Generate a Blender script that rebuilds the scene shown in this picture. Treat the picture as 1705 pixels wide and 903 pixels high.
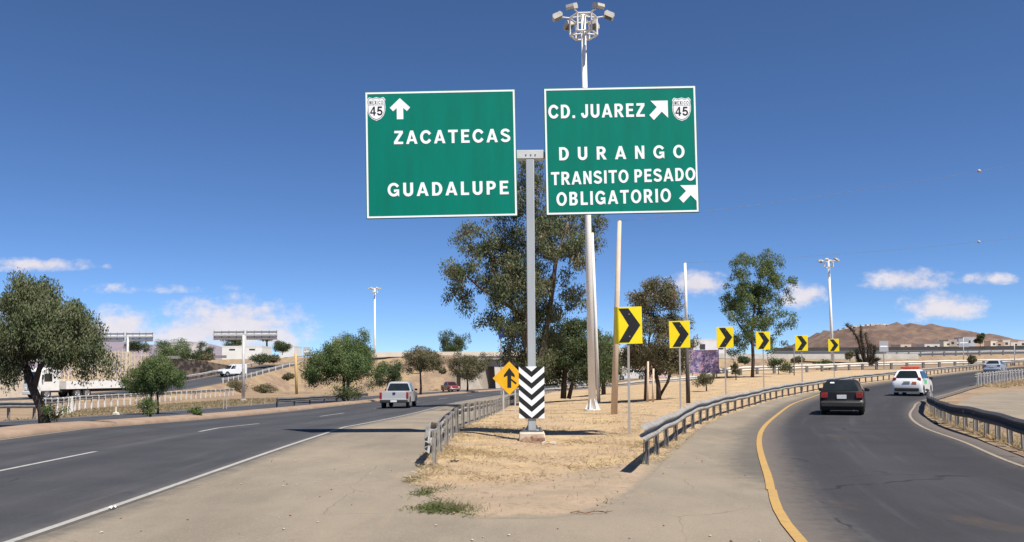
import bpy, bmesh, math, random
import numpy as np
from mathutils import Vector, Matrix
for o in list(bpy.data.objects): bpy.data.objects.remove(o)
SC = bpy.context.scene
C = SC.collection
rnd = random.Random(7)
R = math.radians
# ------------------------------------------------------------------ camera
W, H, F = 1705.0, 903.0, 1391.0
PITCH, ROLL, EYE = 2.2, -0.4, 1.65
HOR = 620.0
SHIFT = (HOR - H/2 - F*math.tan(R(PITCH)))/W
cam = bpy.data.objects.new('camera', bpy.data.cameras.new('camera')); C.objects.link(cam)
cam.data.sensor_width = 36; cam.data.lens = F/W*36; cam.data.shift_y = SHIFT
cam.data.clip_start = 0.1; cam.data.clip_end = 30000
CM = Matrix.Translation((0, 0, EYE)) @ Matrix.Rotation(R(90+PITCH), 4, 'X') @ Matrix.Rotation(R(ROLL), 4, 'Z')
cam.matrix_world = CM
SC.camera = cam
# ------------------------------------------------------------------ light
SC.view_settings.view_transform = 'Standard'; SC.view_settings.look = 'None'
SC.view_settings.gamma = 1; SC.view_settings.exposure = 0.65; SC.view_settings.use_curve_mapping = False
SUN = Vector((0.36, -0.45, 1.0)).normalized()
sl = bpy.data.lights.new('sun', 'SUN'); sl.energy = 4.6; sl.angle = R(0.5); sl.color = (1.0, 0.955, 0.88)
so = bpy.data.objects.new('sun', sl); C.objects.link(so); so.rotation_euler = SUN.to_track_quat('Z', 'Y').to_euler(); so.location = (0, 0, 60)
world = bpy.data.worlds.new('World'); SC.world = world; world.use_nodes = True
wt = world.node_tree; wt.nodes.clear()
def N(t, typ, **kw):
    n = t.nodes.new(typ)
    for k, v in kw.items(): setattr(n, k, v)
    return n
def L(t, a, b): t.links.new(a, b)
def M_(t, op, a, b=None, c=None):
    n = N(t, 'ShaderNodeMath', operation=op)
    for i, v in enumerate((a, b, c)):
        if v is None: continue
        if isinstance(v, (int, float)): n.inputs[i].default_value = v
        else: L(t, v, n.inputs[i])
    return n.outputs[0]
sky = N(wt, 'ShaderNodeTexSky', sky_type='NISHITA', sun_disc=False)
sky.sun_elevation = math.asin(SUN.z); sky.sun_rotation = math.atan2(SUN.x, SUN.y)
sky.altitude = 2400; sky.air_density = 0.68; sky.dust_density = 0.25; sky.ozone_density = 8.0
def pix_dir(px, py):
    v = Vector(((px-W/2)/F, (H/2+SHIFT*W-py)/F, -1.0))
    return (CM.to_3x3() @ v).normalized()
tc = N(wt, 'ShaderNodeTexCoord'); sp = N(wt, 'ShaderNodeSeparateXYZ'); L(wt, tc.outputs['Generated'], sp.inputs[0])
yc = M_(wt, 'MAXIMUM', sp.outputs[1], 0.02)
U = M_(wt, 'DIVIDE', sp.outputs[0], yc); V = M_(wt, 'DIVIDE', sp.outputs[2], yc)
def fbm(scale, detail, rough, sy=1.0, seed=0.0):
    cb = N(wt, 'ShaderNodeCombineXYZ'); L(wt, U, cb.inputs[0]); L(wt, M_(wt, 'MULTIPLY', V, sy), cb.inputs[1]); cb.inputs[2].default_value = seed
    n = N(wt, 'ShaderNodeTexNoise'); n.inputs['Scale'].default_value = scale; n.inputs['Detail'].default_value = detail; n.inputs['Roughness'].default_value = rough
    L(wt, cb.outputs[0], n.inputs['Vector']); return n.outputs[0]
nz = fbm(26, 7, 0.62, 1.5); nz2 = fbm(60, 5, 0.6, 1.4, 3.1); nzw = fbm(9, 6, .6, 5.0, 7.7)
CLOUDS = [(60, 442, 105, 16, 1.0), (180, 444, 12, 9, .5), (205, 548, 85, 42, 1.0), (385, 550, 145, 58, 1.2), (320, 560, 110, 40, 1.05), (455, 565, 70, 30, .9), (20, 530, 120, 40, .7), (1160, 476, 62, 27, 1.1),
          (1338, 496, 40, 30, 1.0), (1515, 468, 85, 24, .95), (1445, 474, 30, 9, .5), (1570, 514, 80, 32, 1.05), (1650, 466, 52, 14, .75), (1520, 535, 40, 9, .5), (240, 482, 180, 13, .42)]
cm = None
for (px, py, a, b, s) in CLOUDS:
    d = pix_dir(px, py); u0, v0 = d.x/d.y, d.z/d.y
    du = M_(wt, 'MULTIPLY', M_(wt, 'SUBTRACT', U, u0), F/a); dv0 = M_(wt, 'SUBTRACT', V, v0)
    up = M_(wt, 'MULTIPLY', M_(wt, 'MAXIMUM', dv0, 0.0), F/b); dn = M_(wt, 'MULTIPLY', M_(wt, 'MINIMUM', dv0, 0.0), F/(b*.72))
    dv = M_(wt, 'ADD', up, dn)
    r = M_(wt, 'SQRT', M_(wt, 'ADD', M_(wt, 'MULTIPLY', du, du), M_(wt, 'MULTIPLY', dv, dv)))
    m = M_(wt, 'MULTIPLY', M_(wt, 'MAXIMUM', M_(wt, 'SUBTRACT', 1.25, r), 0.0), s)
    cm = m if cm is None else M_(wt, 'MAXIMUM', cm, m)
den = M_(wt, 'ADD', cm, M_(wt, 'MULTIPLY', M_(wt, 'SUBTRACT', nz, 0.5), 2.3))
den = M_(wt, 'ADD', den, M_(wt, 'MULTIPLY', M_(wt, 'SUBTRACT', nz2, 0.5), 0.9))
den = M_(wt, 'MULTIPLY', den, M_(wt, 'MINIMUM', M_(wt, 'MULTIPLY', cm, 4.0), 1.0))
mr = N(wt, 'ShaderNodeMapRange', interpolation_type='SMOOTHSTEP'); L(wt, den, mr.inputs[0]); mr.inputs[1].default_value = 0.12; mr.inputs[2].default_value = 1.15; mr.inputs[3].default_value = 0; mr.inputs[4].default_value = 0.93
ccol = N(wt, 'ShaderNodeMixRGB'); L(wt, nz, ccol.inputs[0]); ccol.inputs[1].default_value = (5.0, 4.6, 5.2, 1); ccol.inputs[2].default_value = (6.9, 6.6, 6.7, 1)
mx = N(wt, 'ShaderNodeMixRGB'); hs_sky = N(wt, 'ShaderNodeHueSaturation'); hs_sky.inputs['Saturation'].default_value = 1.03; L(wt, sky.outputs[0], hs_sky.inputs['Color']); L(wt, mr.outputs[0], mx.inputs[0]); L(wt, hs_sky.outputs[0], mx.inputs[1]); L(wt, ccol.outputs[0], mx.inputs[2])
bg = N(wt, 'ShaderNodeBackground'); bg.inputs[1].default_value = 0.089; L(wt, mx.outputs[0], bg.inputs[0])
wo = N(wt, 'ShaderNodeOutputWorld'); L(wt, bg.outputs[0], wo.inputs[0])

# ------------------------------------------------------------------ terrain
def sstep(a, b, x): t = np.clip((np.asarray(x, float)-a)/(b-a), 0, 1); return t*t*(3-2*t)
YY = np.array([0, 38, 52, 66, 80, 95, 115, 130, 160, 400, 9000.]); ZZ = np.array([0, 0, .12, .42, .8, 1.15, 1.75, 2.3, 2.6, 3, 3.])
_fy = np.linspace(-20, 700, 1441); _fz = np.interp(_fy, YY, ZZ); _fz = np.convolve(np.pad(_fz, 15, 'edge'), np.ones(31)/31, 'valid')
def g(x, y):
    x = np.asarray(x, float); y = np.asarray(y, float)
    zl = 0.05*sstep(8, 20, y) - 1.45*(1-np.exp(-np.maximum(y-25, 0)/48)) + 2.3*sstep(220, 500, y)
    zr = np.interp(y, _fy, _fz)
    t = sstep(-2, 4+0.25*np.abs(y), x)
    z = zl*(1-t)+zr*t
    z = z - 0.17*np.exp(-((x-1.6)/2.4)**2-((y-21.5)/4.5)**2)
    return z
def gz(x, y): return float(g(x, y))
def ray(px, py, y):
    d = pix_dir(px, py); return Vector((0, 0, EYE)) + d*(y/d.y)
def gnd(px, py):
    d = pix_dir(px, py); lo, hi = 3.0, 3.0
    while hi < 600:
        p = Vector((0, 0, EYE))+d*(hi/d.y)
        if p.z < gz(p.x, p.y): break
        lo = hi; hi *= 1.03
    for _ in range(30):
        m = (lo+hi)/2; p = Vector((0, 0, EYE))+d*(m/d.y)
        if p.z < gz(p.x, p.y): hi = m
        else: lo = m
    return p
# ------------------------------------------------------------------ materials
MATS = {}
def pm(name, col, col2=None, scale=4.0, amt=1.0, rough=0.75, metal=0.0, bump=0.0, detail=5, spec=0.35, stretch=(1, 1, 1), coat=0.0, contrast=(0.3, 0.7)):
    if name in MATS: return MATS[name]
    m = bpy.data.materials.new(name); m.use_nodes = True; t = m.node_tree; b = t.nodes['Principled BSDF']
    if col2 is None: col2 = tuple(c*0.78 for c in col)
    tcn = N(t, 'ShaderNodeTexCoord'); mp = N(t, 'ShaderNodeMapping'); mp.inputs['Scale'].default_value = stretch; L(t, tcn.outputs['Object'], mp.inputs[0])
    n = N(t, 'ShaderNodeTexNoise'); n.inputs['Scale'].default_value = scale; n.inputs['Detail'].default_value = detail; n.inputs['Roughness'].default_value = .62; L(t, mp.outputs[0], n.inputs['Vector'])
    r = N(t, 'ShaderNodeMapRange'); L(t, n.outputs[0], r.inputs[0]); r.inputs[1].default_value, r.inputs[2].default_value = contrast; r.inputs[4].default_value = amt
    x = N(t, 'ShaderNodeMixRGB'); x.inputs[1].default_value = (*col, 1); x.inputs[2].default_value = (*col2, 1); L(t, r.outputs[0], x.inputs[0]); L(t, x.outputs[0], b.inputs['Base Color'])
    b.inputs['Roughness'].default_value = rough; b.inputs['Metallic'].default_value = metal; b.inputs['Specular IOR Level'].default_value = spec
    if coat: b.inputs['Coat Weight'].default_value = coat; b.inputs['Coat Roughness'].default_value = .06
    if bump:
        bn = N(t, 'ShaderNodeBump'); bn.inputs['Strength'].default_value = bump; bn.inputs['Distance'].default_value = .02; L(t, n.outputs[0], bn.inputs['Height']); L(t, bn.outputs[0], b.inputs['Normal'])
    MATS[name] = m; return m
def attr_mix(t, base, attr, col):
    a = N(t, 'ShaderNodeAttribute', attribute_name=attr); x = N(t, 'ShaderNodeMixRGB'); L(t, a.outputs['Fac'], x.inputs[0]); L(t, base, x.inputs[1])
    if isinstance(col, tuple): x.inputs[2].default_value = (*col, 1)
    else: L(t, col, x.inputs[2])
    return x.outputs[0]
def tnoise(t, scale, detail=5, rough=.6, stretch=(1, 1, 1), coord='Object'):
    tcn = N(t, 'ShaderNodeTexCoord'); mp = N(t, 'ShaderNodeMapping'); mp.inputs['Scale'].default_value = stretch; L(t, tcn.outputs[coord], mp.inputs[0])
    n = N(t, 'ShaderNodeTexNoise'); n.inputs['Scale'].default_value = scale; n.inputs['Detail'].default_value = detail; n.inputs['Roughness'].default_value = rough; L(t, mp.outputs[0], n.inputs['Vector']); return n.outputs[0]
def ramp(t, v, a, b, lo=0.0, hi=1.0, smooth=True):
    r = N(t, 'ShaderNodeMapRange'); 
    if smooth: r.interpolation_type = 'SMOOTHSTEP'
    if isinstance(v, (int, float)): r.inputs[0].default_value = v
    else: L(t, v, r.inputs[0])
    r.inputs[1].default_value = a; r.inputs[2].default_value = b; r.inputs[3].default_value = lo; r.inputs[4].default_value = hi; return r.outputs[0]
def mixc(t, f, a, b):
    x = N(t, 'ShaderNodeMixRGB')
    for i, v in enumerate((f, a, b)):
        if isinstance(v, tuple): x.inputs[i].default_value = (*v, 1)
        elif isinstance(v, (int, float)): x.inputs[i].default_value = v
        else: L(t, v, x.inputs[i])
    return x.outputs[0]
def newmat(name, rough=.9):
    m = bpy.data.materials.new(name); m.use_nodes = True; t = m.node_tree; b = t.nodes['Principled BSDF']; b.inputs['Roughness'].default_value = rough; b.inputs['Specular IOR Level'].default_value = .25
    return m, t, b
def bumpit(t, b, h, s, d=.02):
    n = N(t, 'ShaderNodeBump'); n.inputs['Strength'].default_value = s; n.inputs['Distance'].default_value = d; L(t, h, n.inputs['Height']); L(t, n.outputs[0], b.inputs['Normal'])
# ground: dry soil and dead grass
def ground_material():
    m, t, b = newmat('dry_soil', .95)
    n1 = tnoise(t, .22, 7, .7); n2 = tnoise(t, 1.6, 7, .75); n3 = tnoise(t, 45, 4, .7)
    soil = mixc(t, ramp(t, n1, .35, .65), (.24, .165, .115), (.33, .235, .155))
    soil = mixc(t, ramp(t, n2, .3, .75, 0, .6), soil, (.14, .098, .07))
    straw = mixc(t, ramp(t, n2, .35, .65), (.36, .265, .155), (.27, .19, .11))
    straw = mixc(t, ramp(t, n3, .4, .75, 0, .6), straw, (.17, .12, .07))
    patch = ramp(t, n1, .42, .62)
    c = mixc(t, patch, soil, straw)
    L(t, c, b.inputs['Base Color']); bumpit(t, b, n3, .5, .03); return m
def island_material():
    m, t, b = newmat('island_soil', .95)
    n1 = tnoise(t, 1.1, 6, .65); n2 = tnoise(t, 7, 6, .7); n3 = tnoise(t, 60, 5, .75); n0 = tnoise(t, .5, 4)
    dust = mixc(t, ramp(t, n1, .3, .7), (0.31, 0.24, 0.165), (0.41, 0.30, 0.205))
    dust = mixc(t, ramp(t, n2, .52, .72, 0, .6), dust, (0.158, 0.108, 0.071))
    dust = mixc(t, ramp(t, n3, .6, .72, 0, .7), dust, (0.105, 0.080, 0.056))
    straw = mixc(t, ramp(t, n1, .35, .65), (.53, .385, .21), (.40, .28, .16))
    straw = mixc(t, ramp(t, n0, .42, .6, 0, .75), straw, (.40, .285, .19))
    n4 = tnoise(t, 18, 5, .75)
    straw = mixc(t, ramp(t, n4, .5, .68, 0, .75), straw, (.26, .18, .11))
    straw = mixc(t, ramp(t, n4, .42, .28, 0, .6), straw, (.72, .56, .34))
    straw = mixc(t, ramp(t, n2, .55, .72, 0, .6), straw, (.31, .215, .145))
    dust = mixc(t, ramp(t, n4, .52, .7, 0, .6), dust, (.17, .115, .075))
    a = N(t, 'ShaderNodeAttribute', attribute_name='grass')
    f = M_(t, 'ADD', a.outputs['Fac'], M_(t, 'MULTIPLY', M_(t, 'SUBTRACT', n2, .5), 1.6)); f = M_(t, 'ADD', f, M_(t, 'MULTIPLY', M_(t, 'SUBTRACT', n1, .5), 1.0))
    c = mixc(t, ramp(t, f, .3, .75), dust, straw)
    e = N(t, 'ShaderNodeAttribute', attribute_name='edge')
    ef = M_(t, 'ADD', e.outputs['Fac'], M_(t, 'MULTIPLY', M_(t, 'SUBTRACT', n2, .5), .8))
    c = mixc(t, ramp(t, ef, .35, .95), c, (0.222, 0.187, 0.141))
    L(t, c, b.inputs['Base Color']); bumpit(t, b, M_(t, 'ADD', n3, n2), .6, .035); return m
def asphalt_material(name, c1, c2, dust, tracks=0.0, edge=.15, patch=None):
    m, t, b = newmat(name, .88)
    n1 = tnoise(t, .6, 6, .6); n2 = tnoise(t, 90, 3, .7); n3 = tnoise(t, 5, 5, .65)
    ns = tnoise(t, 1.0, 5, .6, (1.5, .05, 1), 'UV')
    c = mixc(t, ramp(t, n1, .3, .7), c1, c2)
    uv = N(t, 'ShaderNodeTexCoord'); s = N(t, 'ShaderNodeSeparateXYZ'); L(t, uv.outputs['UV'], s.inputs[0]); u = s.outputs[0]
    c = mixc(t, ramp(t, ns, .4, .68, 0, .45), c, tuple(x*1.5 for x in c2))
    if tracks:
        w = M_(t, 'ABSOLUTE', M_(t, 'SUBTRACT', M_(t, 'FRACT', M_(t, 'MULTIPLY', u, tracks)), .5))
        tr = ramp(t, M_(t, 'ABSOLUTE', M_(t, 'SUBTRACT', w, .25)), .16, .03)
        c = mixc(t, M_(t, 'MULTIPLY', tr, ramp(t, ns, .3, .7, .15, .55)), c, tuple(x*.68 for x in c1))
    ns2 = tnoise(t, 1.0, 6, .7, (16, .09, 1), 'UV'); c = mixc(t, ramp(t, ns2, .52, .74, 0, .5), c, tuple(x*1.75 for x in c2)); c = mixc(t, ramp(t, ns2, .44, .28, 0, .45), c, tuple(x*.6 for x in c1))
    n5 = tnoise(t, 22, 5, .75); c = mixc(t, ramp(t, n5, .5, .75, 0, .45), c, tuple(x*1.7 for x in c2)); c = mixc(t, ramp(t, n5, .45, .25, 0, .45), c, tuple(x*.55 for x in c1))
    ed = M_(t, 'MINIMUM', u, M_(t, 'SUBTRACT', 1.0, u))
    ed = M_(t, 'ADD', ed, M_(t, 'MULTIPLY', M_(t, 'SUBTRACT', n3, .5), edge*.8))
    c = mixc(t, ramp(t, ed, edge, 0, 0, .75), c, dust)
    c = mixc(t, ramp(t, n2, .58, .75, 0, .5), c, tuple(x*1.9 for x in c2))
    c = mixc(t, ramp(t, n2, .42, .25, 0, .55), c, tuple(x*.4 for x in c1))
    tcv = N(t, 'ShaderNodeTexCoord'); vo = N(t, 'ShaderNodeTexVoronoi', feature='DISTANCE_TO_EDGE'); vo.inputs['Scale'].default_value = .3; mv = N(t, 'ShaderNodeMixRGB'); mv.inputs[0].default_value = .3; nw = N(t, 'ShaderNodeTexNoise'); nw.inputs['Scale'].default_value = 1.3; L(t, tcv.outputs['Object'], nw.inputs['Vector']); L(t, tcv.outputs['Object'], mv.inputs[1]); L(t, nw.outputs['Color'], mv.inputs[2]); L(t, mv.outputs[0], vo.inputs['Vector'])
    c = mixc(t, M_(t, 'MULTIPLY', ramp(t, vo.outputs['Distance'], .006, .002), ramp(t, n1, .5, .6, 0, .65)), c, tuple(x*.35 for x in c1))
    nst = tnoise(t, 1.7, 3, .5); rst = tnoise(t, .45, 5, .7, (1, .35, 1)); c = mixc(t, ramp(t, rst, .60, .70, 0, .45), c, tuple(k*q for k, q in zip(dust, (.62, .5, .42)))); c = mixc(t, ramp(t, nst, .68, .76, 0, .5), c, tuple(x*.55 for x in c1))
    L(t, c, b.inputs['Base Color']); bumpit(t, b, n2, .35, .012); return m
MAT_ROAD = asphalt_material('road_asphalt', (.044, .044, .049), (.060, .059, .062), (.14, .12, .10), 2, .05)
MAT_RAMP = asphalt_material('ramp_asphalt', (.034, .0335, .036), (.045, .043, .046), (.17, .14, .115), 1, .17)
MAT_FAR = asphalt_material('far_asphalt', (.048, .050, .058), (.062, .062, .068), (.14, .12, .10), 1, .08)
def shoulder_material():
    m, t, b = newmat('dusty_shoulder', .92)
    n0 = tnoise(t, .16, 4, .5); n1 = tnoise(t, .55, 6, .65, (1, .45, 1)); n2 = tnoise(t, 110, 3, .7); n3 = tnoise(t, 3, 6, .7); n4 = tnoise(t, 14, 5, .7)
    c = mixc(t, ramp(t, n1, .3, .7), (0.171, 0.145, 0.112), (0.262, 0.216, 0.161))
    c = mixc(t, ramp(t, n0, .4, .65, 0, .5), c, (0.305, 0.240, 0.173))
    c = mixc(t, ramp(t, n3, .55, .8, 0, .5), c, (0.140, 0.125, 0.104))
    c = mixc(t, ramp(t, n4, .6, .8, 0, .35), c, (0.317, 0.257, 0.191))
    c = mixc(t, ramp(t, n2, .55, .72, 0, .55), c, (0.378, 0.328, 0.254))
    c = mixc(t, ramp(t, n2, .44, .28, 0, .6), c, (0.067, 0.061, 0.053))
    n6 = tnoise(t, 30, 5, .75); c = mixc(t, ramp(t, n6, .52, .72, 0, .5), c, (0.366, 0.304, 0.223)); c = mixc(t, ramp(t, n6, .45, .28, 0, .5), c, (0.104, 0.091, 0.074))
    n7 = tnoise(t, .9, 6, .75, (1, .3, 1)); c = mixc(t, ramp(t, n7, .56, .72, 0, .6), c, (0.336, 0.252, 0.170))
    tcv = N(t, 'ShaderNodeTexCoord'); vo = N(t, 'ShaderNodeTexVoronoi', feature='DISTANCE_TO_EDGE'); vo.inputs['Scale'].default_value = .55; mv = N(t, 'ShaderNodeMixRGB'); mv.inputs[0].default_value = .16; nw = N(t, 'ShaderNodeTexNoise'); nw.inputs['Scale'].default_value = 2.2; L(t, tcv.outputs['Object'], nw.inputs['Vector']); L(t, tcv.outputs['Object'], mv.inputs[1]); L(t, nw.outputs['Color'], mv.inputs[2]); L(t, mv.outputs[0], vo.inputs['Vector'])
    crk = M_(t, 'MULTIPLY', ramp(t, vo.outputs['Distance'], .006, .001), ramp(t, n1, .48, .60, 0, .4)); c = mixc(t, crk, c, (0.085, 0.074, 0.058))
    a = N(t, 'ShaderNodeAttribute', attribute_name='tar'); af = M_(t, 'ADD', a.outputs['Fac'], M_(t, 'MULTIPLY', M_(t, 'SUBTRACT', n3, .5), .9))
    c = mixc(t, ramp(t, af, .3, .9, 0, .72), c, (0.079, 0.075, 0.070))
    L(t, c, b.inputs['Base Color']); bumpit(t, b, n2, .35, .012); return m
def paint_material(name, col, worn, amt=.55):
    m, t, b = newmat(name, .7)
    n = tnoise(t, 9, 6, .75); n2 = tnoise(t, 1.3, 4)
    c = mixc(t, ramp(t, n, .48, .72, 0, amt), col, worn); c = mixc(t, ramp(t, n2, .4, .7, 0, .4), c, tuple((p+q)/2 for p, q in zip(col, worn)))
    L(t, c, b.inputs['Base Color']); return m
M_WHITELINE = paint_material('white_road_paint', (.36, .35, .325), (.15, .14, .128), .7)
M_OLDLINE = paint_material('worn_white_paint', (.30, .245, .19), (.14, .12, .10), .8)
M_YELLOW = paint_material('yellow_road_paint', (.43, .265, .085), (.25, .17, .10), .7)
GALV = pm('galvanised_steel', (.345, .325, .295), (.20, .185, .165), 3, rough=.7, metal=.05, stretch=(1,1,3))
GALV_L = pm('pale_galvanised_steel', (.55, .55, .53), (.40, .39, .37), 4, rough=.6, metal=.08)
GALV_D = pm('weathered_steel', (.20, .20, .20), (.12, .115, .11), 5, rough=.6, metal=.3)
WHITE = pm('white_enamel', (.78, .77, .74), (.66, .64, .60), 3, rough=.5)
CREAM = pm('cream_concrete', (.66, .57, .45), (.52, .43, .33), 2.5, rough=.85, bump=.2)
CONC = pm('pale_concrete', (.52, .48, .42), (.40, .36, .31), 2, rough=.9, bump=.2)
MASTW = pm('white_mast_paint', (.86, .84, .78), (.78, .75, .68), 1.2, rough=.55)
BLACK = pm('black_sheeting', (.012, .012, .013), (.022, .022, .022), 6, rough=.5)
DARK = pm('dark_rubber', (.018, .018, .018), (.03, .03, .03), 8, rough=.85)
GLASS = pm('tinted_window', (.012, .016, .016), (.02, .024, .024), 2, rough=.08, spec=.6)
GREEN = pm('green_sign_sheeting', (.0, .195, .138), (.002, .16, .11), 1.4, rough=.6, spec=.12, stretch=(2.2, 1, .35), contrast=(.35, .75))
SIGNW = pm('white_sign_sheeting', (.92, .93, .92), (.86, .87, .86), 4, rough=.45)
SIGNY = pm('yellow_sign_sheeting', (.95, .74, .012), (.88, .67, .012), 4, rough=.45)
SIGNO = pm('amber_sign_sheeting', (.82, .45, .015), (.72, .38, .015), 4, rough=.45)
REDL = pm('red_lamp', (.32, .02, .015), (.22, .012, .01), 5, rough=.2, spec=.6)
PLATE = pm('white_plate', (.75, .75, .73), (.6, .6, .6), 20, rough=.4)
CHROME = pm('dull_chrome', (.5, .5, .5), (.4, .4, .4), 5, rough=.3, metal=.7)
# ------------------------------------------------------------------ mesh helpers
class MB:
    def __init__(s): s.v = []; s.f = []; s.m = []
    def add(s, vs, fs, mi=0):
        o = len(s.v); s.v += [tuple(v) for v in vs]; s.f += [tuple(i+o for i in f) for f in fs]; s.m += [mi]*len(fs); return s
    def box(s, cx, cy, cz, sx, sy, sz, mi=0, mat=None):
        vs = [Vector((cx+a*sx/2, cy+b*sy/2, cz+c*sz/2)) for a in (-1, 1) for b in (-1, 1) for c in (-1, 1)]
        if mat is not None: vs = [mat @ v for v in vs]
        return s.add(vs, [(0, 1, 3, 2), (4, 6, 7, 5), (0, 4, 5, 1), (2, 3, 7, 6), (0, 2, 6, 4), (1, 5, 7, 3)], mi)
    def tube(s, pts, rads, n=8, mi=0, cap=True):
        pts = [Vector(p) for p in pts]; rings = []
        for i, p in enumerate(pts):
            d = (pts[min(i+1, len(pts)-1)]-pts[max(i-1, 0)]).normalized()
            a = d.cross(Vector((0, 0, 1)) if abs(d.z) < .9 else Vector((0, 1, 0))).normalized(); b = d.cross(a)
            r = rads[i] if isinstance(rads, (list, tuple)) else rads
            rings.append([p+(a*math.cos(2*math.pi*k/n)+b*math.sin(2*math.pi*k/n))*r for k in range(n)])
        vs = [v for r in rings for v in r]; fs = []
        for i in range(len(pts)-1):
            for k in range(n): fs.append((i*n+k, i*n+(k+1) % n, (i+1)*n+(k+1) % n, (i+1)*n+k))
        if cap: fs.append(tuple(range(n))[::-1]); fs.append(tuple((len(pts)-1)*n+k for k in range(n)))
        return s.add(vs, fs, mi)
    def prism(s, poly, axis, a, b, mi=0):
        # poly of 2D points; extruded along axis from a to b. axis 'y': poly=(x,z); 'x': poly=(y,z); 'z': poly=(x,y)
        def P(p, t): return {'y': (p[0], t, p[1]), 'x': (t, p[0], p[1]), 'z': (p[0], p[1], t)}[axis]
        n = len(poly); vs = [P(p, a) for p in poly]+[P(p, b) for p in poly]
        fs = [tuple(range(n)), tuple(range(2*n-1, n-1, -1))]+[(i, i+n, (i+1) % n+n, (i+1) % n) for i in range(n)]
        return s.add(vs, fs, mi)
    def lathe(s, prof, n=20, axis='z', c=(0, 0, 0), mi=0):
        vs = []; m = len(prof)
        for k in range(n):
            a = 2*math.pi*k/n
            for (r, h) in prof:
                p = (r*math.cos(a), r*math.sin(a), h) if axis == 'z' else (h, r*math.cos(a), r*math.sin(a))
                vs.append((p[0]+c[0], p[1]+c[1], p[2]+c[2]))
        fs = [(k*m+i, ((k+1) % n)*m+i, ((k+1) % n)*m+i+1, k*m+i+1) for k in range(n) for i in range(m-1)]
        return s.add(vs, fs, mi)
    def build(s, name, mats, parent=None, smooth=False, bevel=0.0, loc=None, fix=True):
        me = bpy.data.meshes.new(name); me.from_pydata(s.v, [], s.f)
        if not isinstance(mats, (list, tuple)): mats = [mats]
        for m in mats: me.materials.append(m)
        me.polygons.foreach_set('material_index', s.m)
        if fix:
            bm = bmesh.new(); bm.from_mesh(me); bmesh.ops.triangulate(bm, faces=[f for f in bm.faces if len(f.verts) > 4]); bmesh.ops.recalc_face_normals(bm, faces=bm.faces); bm.to_mesh(me); bm.free()
        if smooth: me.polygons.foreach_set('use_smooth', [True]*len(me.polygons))
        o = bpy.data.objects.new(name, me); C.objects.link(o)
        if parent: o.parent = parent
        if loc is not None: o.location = loc
        if bevel:
            b = o.modifiers.new('bevel', 'BEVEL'); b.width = bevel; b.segments = 2; b.limit_method = 'ANGLE'; b.angle_limit = R(35)
            me.polygons.foreach_set('use_smooth', [True]*len(me.polygons))
            try: me.set_sharp_from_angle(angle=R(40))
            except Exception: pass
        return o
def tag(o, label=None, cat=None, group=None, kind=None):
    if label: o['label'] = label
    if cat: o['category'] = cat
    if group: o['group'] = group
    if kind: o['kind'] = kind
    return o
def thing(name, label, cat, loc=(0, 0, 0), rz=0.0, group=None):
    o = bpy.data.objects.new(name, None); C.objects.link(o); o.location = loc; o.rotation_euler = (0, 0, rz); o.empty_display_size = .3
    return tag(o, label, cat, group)
def struct(o, label=None): return tag(o, label, kind='structure')
def copy_tree(o, parent=None):
    c = o.copy(); C.objects.link(c)
    if parent: c.parent = parent
    for ch in o.children: copy_tree(ch, c)
    return c
def npmesh(name, verts, faces, mats, parent=None, attrs=None, smooth=False):
    verts = np.asarray(verts, np.float32); faces = np.asarray(faces, np.int32); k = faces.shape[1]
    me = bpy.data.meshes.new(name); me.vertices.add(len(verts)); me.vertices.foreach_set('co', verts.ravel())
    me.loops.add(faces.size); me.loops.foreach_set('vertex_index', faces.ravel())
    me.polygons.add(len(faces)); me.polygons.foreach_set('loop_start', np.arange(0, faces.size, k, dtype=np.int32))
    try: me.polygons.foreach_set('loop_total', np.full(len(faces), k, np.int32))
    except Exception: pass
    if smooth: me.polygons.foreach_set('use_smooth', np.ones(len(faces), bool))
    me.update(calc_edges=True)
    for n, a in (attrs or {}).items():
        at = me.attributes.new(n, 'FLOAT', 'POINT'); at.data.foreach_set('value', np.asarray(a, np.float32))
    for m in (mats if isinstance(mats, (list, tuple)) else [mats]): me.materials.append(m)
    o = bpy.data.objects.new(name, me); C.objects.link(o)
    if parent: o.parent = parent
    return o
def grid_faces(nr, nc):
    i = np.arange(nr-1)[:, None]*nc+np.arange(nc-1)[None, :]
    return np.stack([i, i+1, i+nc+1, i+nc], -1).reshape(-1, 4)
def spline(pts, step=1.0):
    P = [np.array(p, float) for p in pts]; P = [2*P[0]-P[1]]+P+[2*P[-1]-P[-2]]; out = []
    for i in range(1, len(P)-2):
        n = max(2, int(np.linalg.norm((P[i+1]-P[i])[:2])/step))
        for k in range(n):
            t = k/n; out.append(.5*((2*P[i])+(P[i+1]-P[i-1])*t+(2*P[i-1]-5*P[i]+4*P[i+1]-P[i+2])*t*t+(3*P[i]-P[i-1]-3*P[i+1]+P[i+2])*t**3))
    out.append(P[-2]); return np.array(out)
def normals2(P):
    d = np.gradient(P[:, :2], axis=0); d /= np.linalg.norm(d, axis=1)[:, None]; return np.stack([d[:, 1], -d[:, 0]], -1), d   # right-hand normal, tangent
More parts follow.
